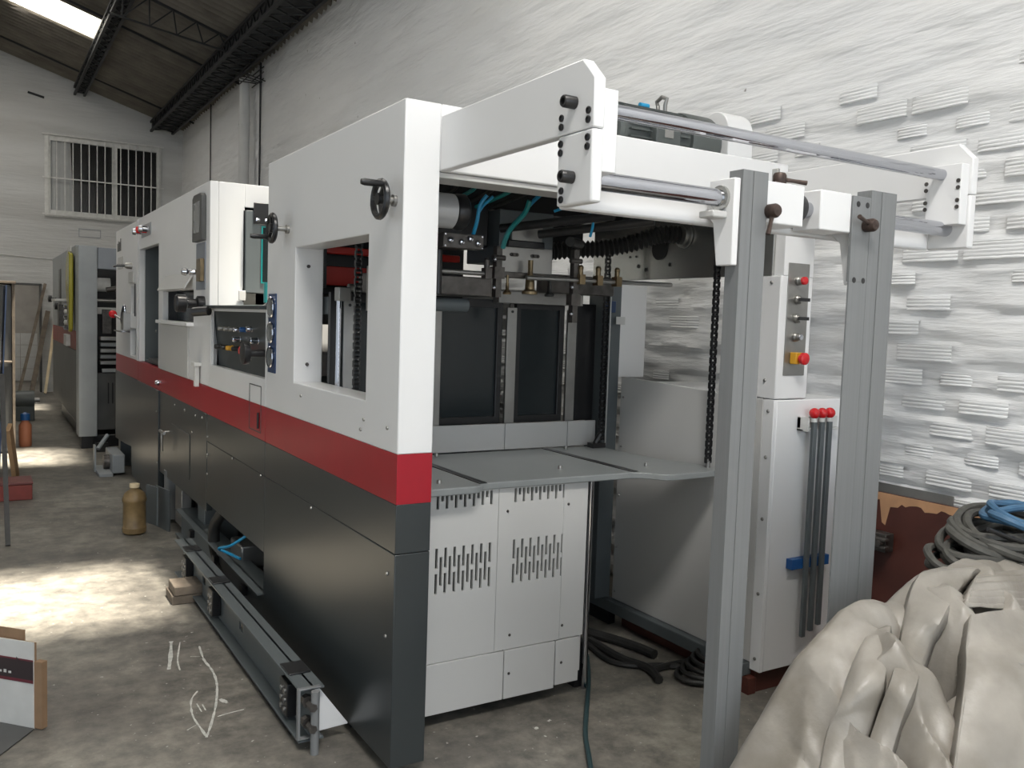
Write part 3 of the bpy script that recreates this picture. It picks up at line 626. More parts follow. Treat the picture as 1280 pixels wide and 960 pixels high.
# ------------------------------------------------------------------ control cabinet by the wall
K = thing('control_cabinet', 'white control cabinet with button column beside the brick wall', 'cabinet', (1.95, .3, 0))
box('cabinet_body', WHITE, K, 1.7185, 2.19, -.08, .95, .105, 1.30, .005)
MB().box(1.70, 1.7184, -.08, -.021, .105, 1.30).build('edge_strip', WHITE, K, .002)
box('button_column', WHITE, K, 1.702, 1.90, -.08, .20, 1.303, 1.829, .005)
MB().box(1.7165, 1.90, -.08, .20, 1.829, 2.088).build('column_head', WHITE, K, .003)
box('gasket', BLACK, K, 1.690, 1.699, .20, .225, 1.0, 1.62, .002)
box('plinth', BOARD, K, 1.72, 2.15, -.04, .9, 0, .104, .003)
screws(K, [(1.70, -.05, z) for z in (.16, .45, .78, 1.05, 1.25)] + [(1.702, -.03, 1.80), (1.702, -.02, 1.38)], (-1, 0, 0), .008)
bp_ = box('button_panel', STEEL, K, 1.742, 1.872, -.084, -.08, 1.405, 1.885, .002, label='grey button plate')
for i, z in enumerate((1.81, 1.73, 1.65, 1.57)):
    h = MB().lathe((1.80, -.084, z), (0, -1, 0), [(.020, 0), (.020, .012), (.016, .016), (.016, .030)], 16).build('button', STEEL, bp_)
    if i == 0: MB().lathe((1.80, -.114, z), (0, -1, 0), [(.017, 0), (.017, .012), (.012, .016), (1e-6, .016)], 16).build('button_cap', BALL, h)
    elif i == 3: MB().lathe((1.80, -.114, z), (0, -1, 0), [(.012, 0), (.012, .006), (.006, .006), (1e-6, .002)], 14).build('key_lock', CHROME, h)
    else: MB().box(1.775, 1.835, -.126, -.114, z-.007, z+.007).build('selector', BLACK, h)
h = box('emergency_base', YELL, bp_, 1.775, 1.825, -.12, -.084, 1.455, 1.505, .004); MB().lathe((1.80, -.12, 1.48), (0, -1, 0), [(.015, 0), (.015, .01), (.026, .014), (.026, .028), (.018, .034), (1e-6, .034)], 18).build('emergency_stop', BALL, h)
br_ = MB().box(1.85, 2.09, -.114, -.08, 1.165, 1.175).box(1.85, 1.86, -.14, -.08, 1.165, 1.225).box(1.85, 2.09, -.10, -.08, 1.175, 1.225).build('rod_rack', PAINTW, K, .002)
box('rod_hook', BLUEP, K, 1.83, 2.07, -.115, -.08, .555, .60, .002, label='blue rod clip')
for i, x in enumerate((1.905, 1.955, 2.005)):
    rd = thing('push_rod', 'grey rod with red ball knob hung on the white cabinet', 'rod', (x, -.118, .25), 'red-knobbed rods on the cabinet')
    MB().box(x-.012, x+.012, -.135, -.118, .25+.02*i, 1.205).build('shaft', GREYP, rd, .003); MB().cyl((x, -.125, 1.205), (x, -.125, 1.222), .014, 12).build('collar', PAINTW, rd); MB().sphere((x, -.125, 1.243), .0235, 18).build('ball_knob', BALL, rd)
# ------------------------------------------------------------------ sliding posts on the chrome rail
def post(x, wide, plate_x, label, lever_pts, block, holes):
    P_ = thing('sliding_post', label, 'post', (x, -.82, 0))
    y0 = -.828
    MB().prism([(x, y0), (x+wide, y0), (x+wide, y0+.006), (x+wide*.52, y0+.006), (x+wide*.52, y0+.010), (x+wide*.48, y0+.010), (x+wide*.48, y0+.006), (x+.006, y0+.006), (x+.006, y0+.055), (x, y0+.055)], 'z', 0.0, 2.055).build('angle_profile', ALU, P_)
    MB().box(x+wide*.40, x+wide*.50, y0-.0025, y0-.0002, .002, 2.053).build('profile_rib', ALU, P_)
    b = MB().box(block[0], block[1], -.822, -.715, 1.912, 2.035).build('clamp_block', WHITE, P_, .004)
    MB().lathe((block[1], -.77, 1.975), (1, 0, 0), [(.045, 0), (.045, .03), (.042, .034), (.026, .034)], 24).build('bushing', BLACK, b)
    return P_, b
P1, b1 = post(.688, .102, .68, 'slim aluminium post with a tall white clamp plate, hung on the chrome rail', None, (.792, .955), False)
MB().prism([(-.822, 1.78), (-.822, 2.03), (-.72, 2.03), (-.715, 1.93), (-.74, 1.905), (-.76, 1.78)], 'x', .662, .686).build('clamp_plate', WHITE, P1, .003)
MB().lathe((.662, -.77, 1.975), (-1, 0, 0), [(.026, -.001), (.036, 0), (.036, .010), (.026, .012)], 24).build('rail_collar', STAIN, P1)
MB().box(.605, .66, -.80, -.74, 1.915, 1.935).build('collar_foot', PANELW, P1, .004)
P2, b2 = post(1.262, .128, 1.17, 'wide aluminium post with drilled holes, hung on the chrome rail beside the cabinet', None, (1.03, 1.175), True)
MB().prism([(-.815, 1.75), (-.815, 2.02), (-.72, 2.02), (-.72, 1.92), (-.76, 1.885), (-.785, 1.75)], 'x', 1.205, 1.262).build('clamp_plate', WHITE, P2, .003)
MB().box(1.176, 1.262, -.8275, -.816, 1.76, 2.03).build('drill_plate', ALU, P2, .001)
MB().prism([(1.176, -.8275), (1.262, -.8275), (1.262, -.8215), (1.176, -.8215)], 'z', 0, 1.76).build('profile_flange', ALU, P2)
for x in (1.20, 1.245):
    for z in (2.005, 1.765): MB().lathe((x, -.8275, z+.0), (0, -1, 0), [(.0095, .0004), (1e-6, .0006)], 14).build('drilled_hole', BLACK, P2)
def lever(parent, c, d, L_, hub):
    c = Vector(c); d = Vector(d).normalized()
    o = MB().lathe(c, hub, [(.018, 0), (.021, .004), (.021, .032), (.016, .04), (1e-6, .042)], 14).build('clamp_lever', RUST, parent)
    e = c + Vector(hub)*.022; MB().tube([e, e+d*L_*.5, e+d*L_], .007, 8, rs=[.008, .006, .0075]).build('lever_arm', RUST, o)
lever(b1, (.80, -.822, 1.945), (-.35, -.1, -1), .075, (0, -1, 0))
lever(b1, (.90, -.77, 2.035), (.8, -.45, -.1), .085, (0, 0, 1)); MB().box(.86, .885, -.79, -.75, 2.035, 2.045).build('lever_tab', RUST, b1)
lever(b2, (1.238, -.828, 1.94), (-.95, -.2, .22), .085, (0, -1, 0))
# ------------------------------------------------------------------ press unit
G = thing('die_cutting_press', 'tall white press unit with touch screen and tall dark opening behind the feeder', 'machine', (.9, 4, 0))
OP, WI = (4.60, 5.565, 1.1405, 2.11), (3.29, 4.42, 1.52, 1.735)
MB().plate('x', 0, .05, (2.83, 5.615, 1.1405, 2.38), [OP, WI]).build('side_panel', WHITE, G, .004)
box('front_panel', WHITE, G, .0505, .205, 2.83, 2.86, 1.62, 2.38, .003); box('front_panel', WHITE, G, .205, 1.9, 2.83, 2.86, 2.24, 2.38, .003)
box('front_panel', WHITE, G, .60, 1.9, 2.835, 2.86, 1.2, 2.24, .003)
box('roof_panel', WHITE, G, .05, 1.9, 2.86, 5.61, 2.36, 2.38, .002)
box('inner_body', GREYP, G, .30, 1.88, 2.95, 5.55, .30, 2.30, .01)
box('opening_wall', GREYP, G, .051, .30, 5.566, 5.60, 1.15, 2.2, .002); box('opening_wall', GREYP, G, .051, .30, 4.56, 4.60, 1.15, 2.2, .002); box('opening_floor', GREYP, G, .051, .30, 4.6, 5.566, 1.14, 1.16, .002)
box('opening_rail', BLACK, G, .16, .22, 4.66, 4.72, 1.16, 2.1, .003); box('opening_tray', BLACK, G, .02, .10, 4.7, 5.2, 1.16, 1.19, .003)
screws(G, [(.05, 5.0, 1.42), (.2, 4.61, 1.75), (.3, 5.0, 1.55)], (-1, 0, 0), .012)
box('window_pane', GLASSD, G, .10, .11, 3.27, 4.44, 1.50, 1.76, .002); box('window_liner', BLACK, G, .04, .10, 4.40, 4.43, 1.51, 1.74, .002)
MB().prism([(-.002, 1.85), (-.06, 1.74), (-.052, 1.735), (.004, 1.83)], 'y', 3.31, 4.30).build('hood_flap', PANELW, G, .002)
box('window_ledge', WHITE, G, -.045, .0, 3.28, 4.46, 1.495, 1.52, .003); box('lower_cover', PANELW, G, -.012, 0, 3.42, 4.50, 1.145, 1.49, .003)
# dark door with glass on the front
dr = box('door', GREYP, G, .206, .595, 2.80, 2.83, 1.72, 2.22, .003, label='dark grey door with teal-edged glass')
MB().plate('y', 2.794, 2.80, (.30, .56, 1.78, 2.13), [(.308, .552, 1.788, 2.122)]).build('glass_trim', TUBET, dr); MB().box(.308, .552, 2.796, 2.80, 1.788, 2.122).build('door_glass', GLASSD, dr)
hg = box('latch_plate', BLACK, dr, .25, .36, 2.79, 2.80, 2.14, 2.27, .003)
for x in (.275, .33): MB().lathe((x, 2.79, 2.165), (0, -1, 0), [(.013, 0), (.013, .006), (1e-6, .01)], 12).build('latch_knob', CHROME, hg)
box('gasket', BLACK, G, .198, .204, 2.825, 2.83, 1.66, 2.22, .001)
box('lower_bay', STEEL, G, .13, .60, 2.95, 3.0, 1.55, 1.72, .002); box('bay_terminal', PANELW, G, .17, .21, 2.80, 2.82, 1.67, 1.73, .002)
cyl('valve_body', TUBET, G, (.30, 2.62, 1.66), (.30, 2.62, 1.78), .03, 14); cyl('valve_pipe', STEEL, G, (.30, 2.62, 1.75), (.40, 2.55, 1.75), .018, 12)
# touch screen and operator plate
hm = MB().prism([(3.20, 2.03), (3.20, 2.30), (3.16, 2.32), (2.97, 2.32), (2.93, 2.30), (2.93, 2.03)], 'x', -.03, .0).build('touch_screen', OLDDARK, G, .004, label='dark framed touch screen')
box('screen', SCREEN, hm, -.032, -.03, 2.975, 3.155, 2.08, 2.27, .001)
op = box('operator_plate', BLUEGREY, G, -.006, 0, 2.93, 3.19, 1.73, 2.02, .002); box('brass_plate', BRASS, op, -.03, -.006, 2.95, 3.07, 1.78, 1.92, .003)
MB().lathe((-.006, 3.12, 1.84), (-1, 0, 0), [(.018, 0), (.018, .05), (.012, .06), (.026, .075), (.02, .10), (1e-6, .105)], 14).build('switch_knob', CHROME, op)
# lamp plate above the opening
lp = box('switch_plate', OLDGREY, G, -.006, 0, 4.95, 5.42, 2.20, 2.30, .002)
for y, M_ in ((5.35, CHROME), (5.15, BALL), (5.02, CHROME)): MB().lathe((-.006, y, 2.245), (-1, 0, 0), [(.022, 0), (.022, .05), (.03, .055), (.025, .08), (1e-6, .085)], 14).build('push_button', M_, lp)
# desk with control panel
MB().plate('x', 0, .02, (1.585, 2.83, 1.1405, 1.62), [(1.60, 2.78, 1.275, 1.60)]).build('desk_panel', WHITE, G, .002)
MB().box(.021, .16, 1.585, 2.83, 1.15, 1.27).build('desk_ledge', WHITE, G, .003)
cp = MB().prism([(.055, 1.27), (.065, 1.27), (.030, 1.60), (.020, 1.60)], 'y', 1.59, 2.80).build('control_panel', DARKIN, G, label='dark control panel with rows of buttons')
MB().prism([(-.035, 1.615), (.25, 1.615), (.25, 1.645), (-.035, 1.632)], 'y', 1.585, 2.83).build('desk_shelf', DARKIN, G, .002)
MB().prism([(-.02, 1.63), (1.6, 1.63), (1.6, 1.78), (.15, 1.76)], 'y', 1.586, 1.60).build('desk_cheek', STEEL, G, .002)
box('feed_board', STEEL, G, .14, 1.7, 1.60, 2.80, 1.55, 1.612, .003)
def knob(u, v, M_, r=.014, h=.04, x=.035, name='push_button'):
    p = on('x', x-h, u, v); MB().lathe((x+.01, p.y, p.z), (-1, 0, 0), [(r*1.2, 0), (r*1.2, .014), (r, .016), (r, h), (r*.7, h+.005), (1e-6, h+.005)], 12).build(name, M_, cp)
for u, v, M_ in ((271, 410, STEEL), (278, 411, STEEL), (284, 411, STEEL), (290, 412, CHROME), (298, 412, BLUEP), (306, 411, CHROME), (267, 433, BLACK), (274, 434, BLACK), (281, 435, YELL), (288, 436, BLACK)): knob(u, v, M_)
for u, v in ((289, 424), (311, 426)): knob(u, v, CHROME, .016, .05)
knob(297, 438, BALL, .022, .05, name='emergency_stop')
kk = MB().lathe((.03, 1.62, 1.40), (-1, 0, 0), [(.018, 0), (.018, .10), (.05, .105), (.055, .12), (.055, .135), (.03, .14), (1e-6, .14)], 20).build('hand_knob', BLACK, cp)
kn = MB().lathe((.0, 2.98, 1.64), (-1, 0, 0), [(.05, 0), (.05, .04), (.03, .05), (.03, .10), (.055, .11), (.055, .16), (.045, .17), (1e-6, .17)], 20).build('focus_knob', BLACK, G); MB().lathe((-.10, 2.98, 1.64), (-1, 0, 0), [(.033, 0), (.033, .03), (.03, .03)], 18).build('knob_ring', CHROME, kn)
MB().cyl((-.03, 2.70, 1.60), (-.10, 2.78, 1.59), .028, 14).build('desk_grip', BLACK, G)
# white sensor arm
sn = box('sensor_tube', PAINTW, G, -.035, -.008, 3.055, 3.10, 1.12, 1.25, .004); box('sensor_head', PAINTW, sn, -.045, 0, 3.03, 3.13, 1.25, 1.275, .004)
# stripe and charcoal skirts
box('stripe_panel', RED, G, 0, .04, 1.585, 5.615, .9695, 1.14, .001, label='red stripe')
box('lower_panel', DARK, G, 0, .04, 1.585, 2.868, .8005, .969, .002); box('lower_panel', DARK, G, .002, .04, 1.588, 2.865, .415, .7985, .003)
MB().prism([(2.872, .36), (4.525, .34), (4.525, .969), (2.872, .969)], 'x', 0, .04).build('lower_panel', DARK, G, .003)
ht = box('hatch', DARK, G, -.004, 0, 3.37, 4.03, .47, .775, .002)
MB().prism([(4.53, .04), (5.30, .05), (5.615, .06), (5.615, .969), (4.53, .969)], 'x', -.01, .04).build('lower_panel', DARK, G, .003)
th = MB().cyl((0, 4.12, .70), (-.05, 4.12, .70), .008, 8).cyl((-.05, 4.03, .70), (-.05, 4.21, .70), .011, 10).build('tee_handle', STEEL, G); MB().tube([(-.05, 4.12, .70), (-.055, 4.10, .63), (-.05, 4.11, .56)], .008, 8).build('handle_stem', STEEL, th)
sd = MB().plate('x', -.002, 0, (1.66, 1.88, 1.0, 1.235), [(1.665, 1.875, 1.005, 1.23)]).build('hatch_outline', OLDDARK, G); MB().cyl((-.004, 1.70, 1.02), (-.004, 1.70, 1.10), .006, 8).build('hatch_hinge', BLACK, G)
screws(G, [(0, 2.22, .79), (0, 1.65, .79), (0, 2.84, .72), (0, 2.84, .60), (0, 2.84, .83), (0, 3.3, .80), (0, 3.9, .92), (0, 3.55, .92), (0, 3.2, .92), (0, 3.0, .93), (-.01, 4.56, .40), (-.01, 4.56, .10), (-.01, 4.6, .80)], (-1, 0, 0), .008)
screws(G, [(-.0, 4.55, 1.03)], (-1, 0, 0), .02, CHROME, .03)
# undercarriage seen below the skirts
box('bed', BLACK, G, .30, 1.8, 1.6, 5.5, .0, .30, .01); box('bed_leg', GREYP, G, .06, .28, 3.2, 3.4, 0, .4, .006)
lc = MB().lathe((.10, 4.25, .03), (0, 0, 1), [(.11, 0), (.11, .36)], 24).build('leg_cover', ALU, G)
box('leg_web', STEEL, G, .02, .09, 3.75, 3.98, .06, .42, .004)
MB().tube(smooth_path([(.06, 2.55, .45), (.02, 2.72, .30), (.03, 2.70, .12), (.06, 2.3, .03), (.08, 1.7, .03)], 6), .035, 10).build('drain_hose', RUBBER, G)
box('junction', STEEL, G, .06, .2, 2.25, 2.5, .15, .28, .01); MB().tube(smooth_path([(.05, 2.0, .42), (-.02, 2.15, .32), (-.05, 2.3, .27), (-.02, 2.3, .25), (.03, 2.15, .24)], 6), .008, 8).build('air_tube', TUBEB, G)
# ------------------------------------------------------------------ delivery unit at the far end
D = thing('delivery_unit', 'white end unit of the press with lever handle and red ball lever', 'machine', (.9, 6.4, 0))
MB().plate('x', 0, .05, (5.62, 7.08, 1.1405, 2.37), [(5.78, 6.05, 1.55, 1.80), (5.75, 6.10, 1.17, 1.42)]).build('side_panel', WHITE, D, .004)
box('seam_strip', WHITE, D, -.006, 0, 5.617, 5.66, 1.1405, 2.375, .002)
box('end_panel', WHITE, D, .05, 1.9, 7.05, 7.08, .9, 2.37, .004); box('roof_panel', WHITE, D, .05, 1.9, 5.62, 7.05, 2.34, 2.37, .002); box('inner_body', DARKIN, D, .12, 1.85, 5.65, 7.0, .1, 2.3, .01)
box('port_frame', BLACK, D, -.008, .06, 5.77, 5.80, 1.53, 1.82, .003); box('port_pane', GLASSD, D, .03, .04, 5.78, 6.05, 1.55, 1.80, .002)
box('shade_flap', PANELW, D, -.02, 0, 5.80, 6.08, 1.83, 1.93, .003)
box('stripe_panel', RED, D, 0, .04, 5.62, 7.08, .9695, 1.14, .001, label='red stripe')
MB().prism([(5.62, .06), (5.95, .07), (5.97, .33), (6.4, .30), (7.08, .27), (7.08, .969), (5.62, .969)], 'x', -.004, .04).build('lower_panel', DARK, D, .003)
lv = MB().lathe((0, 6.0, 1.985), (-1, 0, 0), [(.03, 0), (.03, .04), (.02, .06), (1e-6, .06)], 14).build('lever_hub', STEEL, D); MB().tube([(-.05, 6.0, 1.985), (-.10, 6.2, 1.99), (-.11, 6.35, 1.985)], .012, 8).build('lever_arm', CHROME, lv)
rb = MB().box(-.06, 0, 6.08, 6.25, 1.40, 1.56).cyl((-.03, 6.2, 1.47), (-.09, 6.42, 1.53), .010, 8).build('valve_lever', STEEL, D); MB().sphere((-.10, 6.50, 1.54), .038, 14).build('ball_knob', BALL, rb)
MB().tube(smooth_path([(-.03, 6.3, 1.40), (-.06, 6.2, 1.50), (-.05, 6.1, 1.62), (-.04, 6.1, 1.45)], 5), .012, 8).build('chrome_pipe', CHROME, rb); box('foot_shelf', CHROME, rb, -.08, 0, 6.1, 6.6, 1.375, 1.39, .002)
for i, (dy, hh) in enumerate(((0, .12), (.07, .09), (.14, .10), (.21, .08))): MB().box(-.003, 0, 6.72+dy, 6.76+dy, 2.16, 2.16+hh).build('badge_letter', OLDDARK, D, .001)
box('badge_plate', PANELW, D, -.004, 0, 6.56, 6.92, 1.98, 2.10, .01)
box('end_post', GREYP, D, .02, .12, 6.9, 7.04, 0, .30, .003)
# ------------------------------------------------------------------ track beams on the floor beside the machine
B1 = thing('track_beam', 'dark steel channel track lying on the floor outside the charcoal panels', 'beam', (-.14, 1.5, 0))
def channel(parent, x0, xw, x1, y0, y1, z0, z1, t=.008):
    MB().plate('x', xw, xw+t, (y0, y1, z0, z1), [(y, y+.07, z0+.08, z0+.12) for y in (1.35, 2.15)] if y0 < 1 else []).build('web', GREYP, parent)
    MB().box(x0, x1, y0, y1, z1-t, z1).build('flange', GREYP, parent, .001); MB().box(x0, x1, y0, y1, z0, z0+t).build('flange', GREYP, parent, .001)
channel(B1, -.205, -.155, -.11, .36, 2.75, .03, .232)
MB().box(-.19, -.12, .5, 2.7, 0, .03).build('shim', BLACK, B1)
for y in (.52, 1.78, 2.45):
    rl = MB().box(-.20, -.157, y, y+.10, .06, .19).build('roller_block', BLACK, B1, .004)
    for dz in (.085, .12, .155): MB().cyl((-.20, y+.03, dz), (-.206, y+.03, dz), .010, 10).cyl((-.20, y+.07, dz), (-.206, y+.07, dz), .010, 10).build('roller', STEEL, rl)
    MB().box(-.20, -.115, y-.02, y+.10, .2325, .238).build('roller_pad', BLACK, B1, .002)
ub = MB().prism([(-.215, .05), (-.13, .05), (-.13, .056), (-.205, .056), (-.205, .235), (-.13, .235), (-.13, .241), (-.215, .241)], 'y', .34, .36).build('end_bracket', ALU, B1, .002)
for z in (.10, .18): MB().cyl((-.17, .345, z), (-.17, .30, z), .016, 6).cyl((-.17, .36, z), (-.17, .39, z), .022, 8).build('bracket_bolt', IRON, ub)
cyl('end_pin', ALU, B1, (-.158, .318, .0), (-.158, .318, .235), .0155, 16)
B2 = thing('track_beam', 'inner steel channel under the charcoal panels beside the track', 'beam', (.08, 2.8, 0))
channel(B2, -.02, .02, .11, 1.62, 3.75, .02, .20); MB().box(-.02, .11, 1.7, 3.7, 0, .02).build('shim', BLACK, B2)
for y in (2.6, 3.3, 1.95): MB().box(-.01, .02, y, y+.06, .09, .14).build('cable_clip', BLACK, B2, .003)
wb_ = thing('wood_block', 'weathered wooden block under the end of the floor track', 'block', (-.23, 2.35, 0))
MB().box(-.30, -.08, 2.22, 2.40, .052, .10).build('plank_piece', WOODD, wb_, .004); MB().box(-.31, -.10, 2.23, 2.42, 0, .05).build('plank_piece', WOODD, wb_, .004)
# amber jug beside the machine
J = thing('jug', 'amber plastic jug standing on the floor by the charcoal skirt', 'jug', (-.26, 3.95, 0))
MB().lathe((-.26, 3.95, 0), (0, 0, 1), [(.055, 0), (.078, .015), (.081, .05), (.076, .056), (.076, .23), (.081, .236), (.081, .255), (.066, .295), (.034, .32), (.028, .325), (.028, .335)], 20).build('bottle', JUG, J)
MB().lathe((-.26, 3.95, .335), (0, 0, 1), [(.034, 0), (.034, .025), (1e-6, .03)], 14).build('cap', PALEW, J)
gv = thing('steel_angle', 'grey folded steel guard standing on the floor behind the jug', 'guard', (-.13, 4.0, 0))
MB().prism([(-.16, 4.10), (-.11, 3.96), (-.10, 3.96), (-.145, 4.11)], 'z', 0.04, .32).prism([(-.09, 4.15), (-.035, 3.90), (-.025, 3.91), (-.08, 4.16)], 'z', 0.0, .30).build('plate', GREYP, gv)
# floor hoses and cables
MB().tube(smooth_path([on('z', .012, *p) for p in ((734, 820), (736, 850), (733, 890), (732, 920), (737, 950), (740, 985), (735, 1040))], 6), .010, 8).build('floor_hose', mat('dark_green_hose', (.02, .05, .055), .45), label='dark teal hose trailing on the floor past the pole', cat='hose')
cb = thing('floor_cables', 'tangle of black cables on the floor under the cream cover', 'cable', (1.4, .4, 0))
for pts, r in ((((735, 790), (770, 800), (800, 810), (818, 818)), .024), (((735, 805), (760, 825), (790, 832), (830, 832), (880, 838)), .014), (((738, 800), (775, 822), (810, 835), (824, 850)), .020), (((850, 832), (870, 822), (890, 828), (905, 842)), .012), (((815, 838), (835, 832), (860, 828), (900, 830)), .016)):
    MB().tube(smooth_path([on('z', r, *p) for p in pts], 6), r, 8).build('cable', RUBBER, cb)
c0 = on('z', .02, 878, 842)
for k in range(5): MB().tube(arc_pts((c0.x+.02*k, c0.y-.01*k, .02+.02*k), (1, 0, 0), (0, 1, 0), .13-.008*k, .10+.006*k, 0, 2*pi, 26)[:-1], .012, 8, True).build('cable_loop', RUBBER, cb)
# ------------------------------------------------------------------ tarpaulin heap
def ridge(x):
    K_ = [(.38, 0), (.47, .14), (.57, .28), (.69, .44), (.83, .62), (.93, .715), (1.02, .77), (1.10, .785), (1.23, .765), (1.30, .80), (1.38, .845), (1.56, .862), (1.75, .855), (2.0, .80), (2.15, .77), (2.2, .76)]
    for (a, ya), (b, yb) in zip(K_, K_[1:]):
        if x <= b: t = max(0, (x-a)/(b-a)); return ya+(yb-ya)*t
    return K_[-1][1]
def tarp_h(x, y):
    yr = -1.02 - .05*(x-1.2); d = yr-y
    if d >= 0: w = .80; p = max(0, 1-(d/w)**1.7)
    else: w = .16 + .25*max(0, x-1.45); p = max(0, 1-(abs(d)/w)**2.2)
    h = ridge(x)*p
    if h <= 0: return 0
    dd = max(0, d); k = max(.12, min(1, .1 + dd*3.0))
    wob = .06*fbm(x*2.5, y*2.5, 2, 3)
    def fold(x0, slope, wdt, amp, grow=1, amp_sharp=True):               # one crease running down from the ridge
        t = (x - (x0 - slope*dd) + wob)/(wdt*(1+grow*dd)); return amp*math.exp(-1.25*abs(t)) if amp_sharp else amp*math.exp(-t*t)
    f = fold(.86, .25, .05, .07) - fold(.97, .35, .05, .075) + fold(1.08, .45, .07, .06) - fold(1.21, .55, .035, .11) + fold(1.33, .62, .06, .085) \
        - fold(1.50, .70, .06, .13) + fold(1.60, .55, .05, .07) - fold(1.76, .25, .05, .09) + fold(1.90, .1, .09, .06) - fold(2.05, -.1, .04, .05) - fold(.72, .2, .035, .05)
    cr = 1-2*abs(fbm(x*3.2+.8*y, y*2.4-.5*x, 7, 2)); cr2 = 1-2*abs(fbm(x*7-2*y, y*5+x, 4, 2))      # sharp creases of stiff cloth
    h += f*k + (.075*(cr-.6) + .036*(cr2-.6))*k + .005*fbm(x*14, y*14, 3, 3)*k
    px, py = (x-1.12+.35*(y+1.2))/.055, (y+1.22)/.11; h -= .22*math.exp(-px*px-py*py)                              # hollow under the folded strip
    px, py = (x-1.29)/.09, (y+1.27)/.14; h += .09*math.exp(-px*px-py*py)
    if x > 1.50 and d > .10: h -= .06*max(0, min(1, (x-1.50)/.04))*max(0, min(1, (d-.10-.12*(x-1.5))/.05))
    return max(0, h)
nx_, ny_ = 260, 190
tv = []
for i in range(nx_+1):
    x = .30 + 1.85*i/nx_
    for j in range(ny_+1):
        y = -1.95 + 1.12*j/ny_
        h = tarp_h(x, y); tv.append((x, y, .004 + h))
tf = [(i*(ny_+1)+j, (i+1)*(ny_+1)+j, (i+1)*(ny_+1)+j+1, i*(ny_+1)+j+1) for i in range(nx_) for j in range(ny_) if max(tv[i*(ny_+1)+j][2], tv[(i+1)*(ny_+1)+j+1][2], tv[(i+1)*(ny_+1)+j][2], tv[i*(ny_+1)+j+1][2]) > .006]
tp = thing('tarpaulin', 'crumpled beige tarpaulin thrown over a heap beside the aluminium post', 'tarpaulin', (1.3, -1.3, 0))
used = sorted({a for f in tf for a in f}); rem = {a: i for i, a in enumerate(used)}
to = MB().add([tv[a] for a in used], [tuple(rem[a] for a in f) for f in tf], True).build('cloth', TARP, tp, recalc=False)
def hit(u, v):                                          # where the sight line meets the heap
    d = (CF + CR*((u-640)/FPX) + CU*((480-v)/FPX)).normalized(); t = .8
    while t < 5:
        p = CAM + d*t
        if p.z <= tarp_h(p.x, p.y)+.004 and .3 < p.x: return p
        t += .004
    return CAM + d*2.6
def fold_strip(Lp, Rp, lift, bulge, tuck=.035, n=26, m=12, name='cloth_fold'):
    """a turned-over strip of the cloth lying on the heap between two edge lines"""
    Lc = smooth_path([hit(*p) for p in Lp], 10); Rc = smooth_path([hit(*p) for p in Rp], 10); vs = []
    R_ = random.Random(len(Lp)*7+int(Lp[0][0]))
    for i in range(n+1):
        t = i/n; l = Lc[min(int(t*(len(Lc)-1)), len(Lc)-1)]; r = Rc[min(int(t*(len(Rc)-1)), len(Rc)-1)]
        out = ((CAM-(l+r)/2).normalized()*.75 + Vector((0, 0, .65))).normalized()
        for k in range(m+1):
            s = k/m; p = l.lerp(r, s)
            prof = lift + bulge*sin(pi*s)**.7 + .007*fbm(p.x*9, p.z*9, 1.5, 3)
            prof *= min(1, .15+t/.14)
            if k in (0, m): prof -= tuck
            vs.append(p + out*prof)
    o = MB().add(vs, [(i*(m+1)+k, i*(m+1)+k+1, (i+1)*(m+1)+k+1, (i+1)*(m+1)+k) for i in range(n) for k in range(m)], True).build(name, TARP, tp, recalc=False)
    md = o.modifiers.new('thick', 'SOLIDIFY'); md.thickness = .006
    MB().tube([vs[i*(m+1)+1] for i in range(n+1)], .0055, 6).build('hem', TARP, o)
    return o
fold_strip([(1150, 718), (1136, 745), (1127, 795), (1114, 855), (1094, 912), (1045, 1060)], [(1228, 712), (1206, 738), (1182, 778), (1162, 818), (1142, 872), (1120, 930), (1085, 1060)], .030, .014, .028)
fold_strip([(1082, 800), (1062, 840), (1046, 890), (1030, 930), (1012, 1060)], [(1114, 782), (1108, 850), (1092, 905), (1040, 1060)], .012, .026)
fold_strip([(1206, 775), (1200, 820), (1198, 870), (1170, 1060)], [(1310, 770), (1310, 820), (1310, 880), (1310, 1060)], .045, .035, .05)
fold_strip([(1202, 842), (1201, 848)], [(1310, 850), (1310, 856)], .052, .036, 0, 2, 12, 'seam')
fold_strip([(1216, 726), (1204, 745), (1196, 765)], [(1300, 716), (1300, 745), (1300, 775)], .02, .02, .03)
# cable coils lying on the tarpaulin
def coil(name, label, M, c, n, R0, r, seed, jit=.03, lift=.02, tilt=.25):
    R = random.Random(seed); P = []
    for i in range(n*28):
        t = 2*pi*i/28; k = i/28
        R1 = R0*(1+.10*sin(k*2.3+seed)+.05*sin(k*5.1)); ox, oy = .05*sin(k*1.7+seed), .03*cos(k*2.1)
        x = c[0] + ox + R1*cos(t); y = c[1] + oy + R1*.62*sin(t)
        P.append(Vector((x, y, max(c[2] + lift*k*.8 + tilt*(.62*R1*sin(t)) + .012*sin(t*2+k), 0))))
    return MB().tube(P, r, 8).build(name, M, label=label, cat='cable')
coil('cable_coil', 'thick dusty black cable coiled on top of the tarpaulin', CABLE, (1.91, -.97, .80), 12, .20, .0155, 2, lift=.014)
coil('cable_coil', 'smaller grey-black cable loops beside the big coil on the tarpaulin', CABLE, (1.74, -.95, .80), 5, .12, .014, 5, lift=.012)
coil('cable_coil', 'blue cable loops lying over the black coil', BLUEC, (1.99, -.99, .955), 3, .14, .0135, 9, lift=.012)
MB().tube(smooth_path([(1.72, -1.02, .95), (1.78, -1.06, .925), (1.85, -1.12, .90)], 6), .008, 8).build('cable_tie', BLACK, label='short black strap tied round the cable coil', cat='strap')
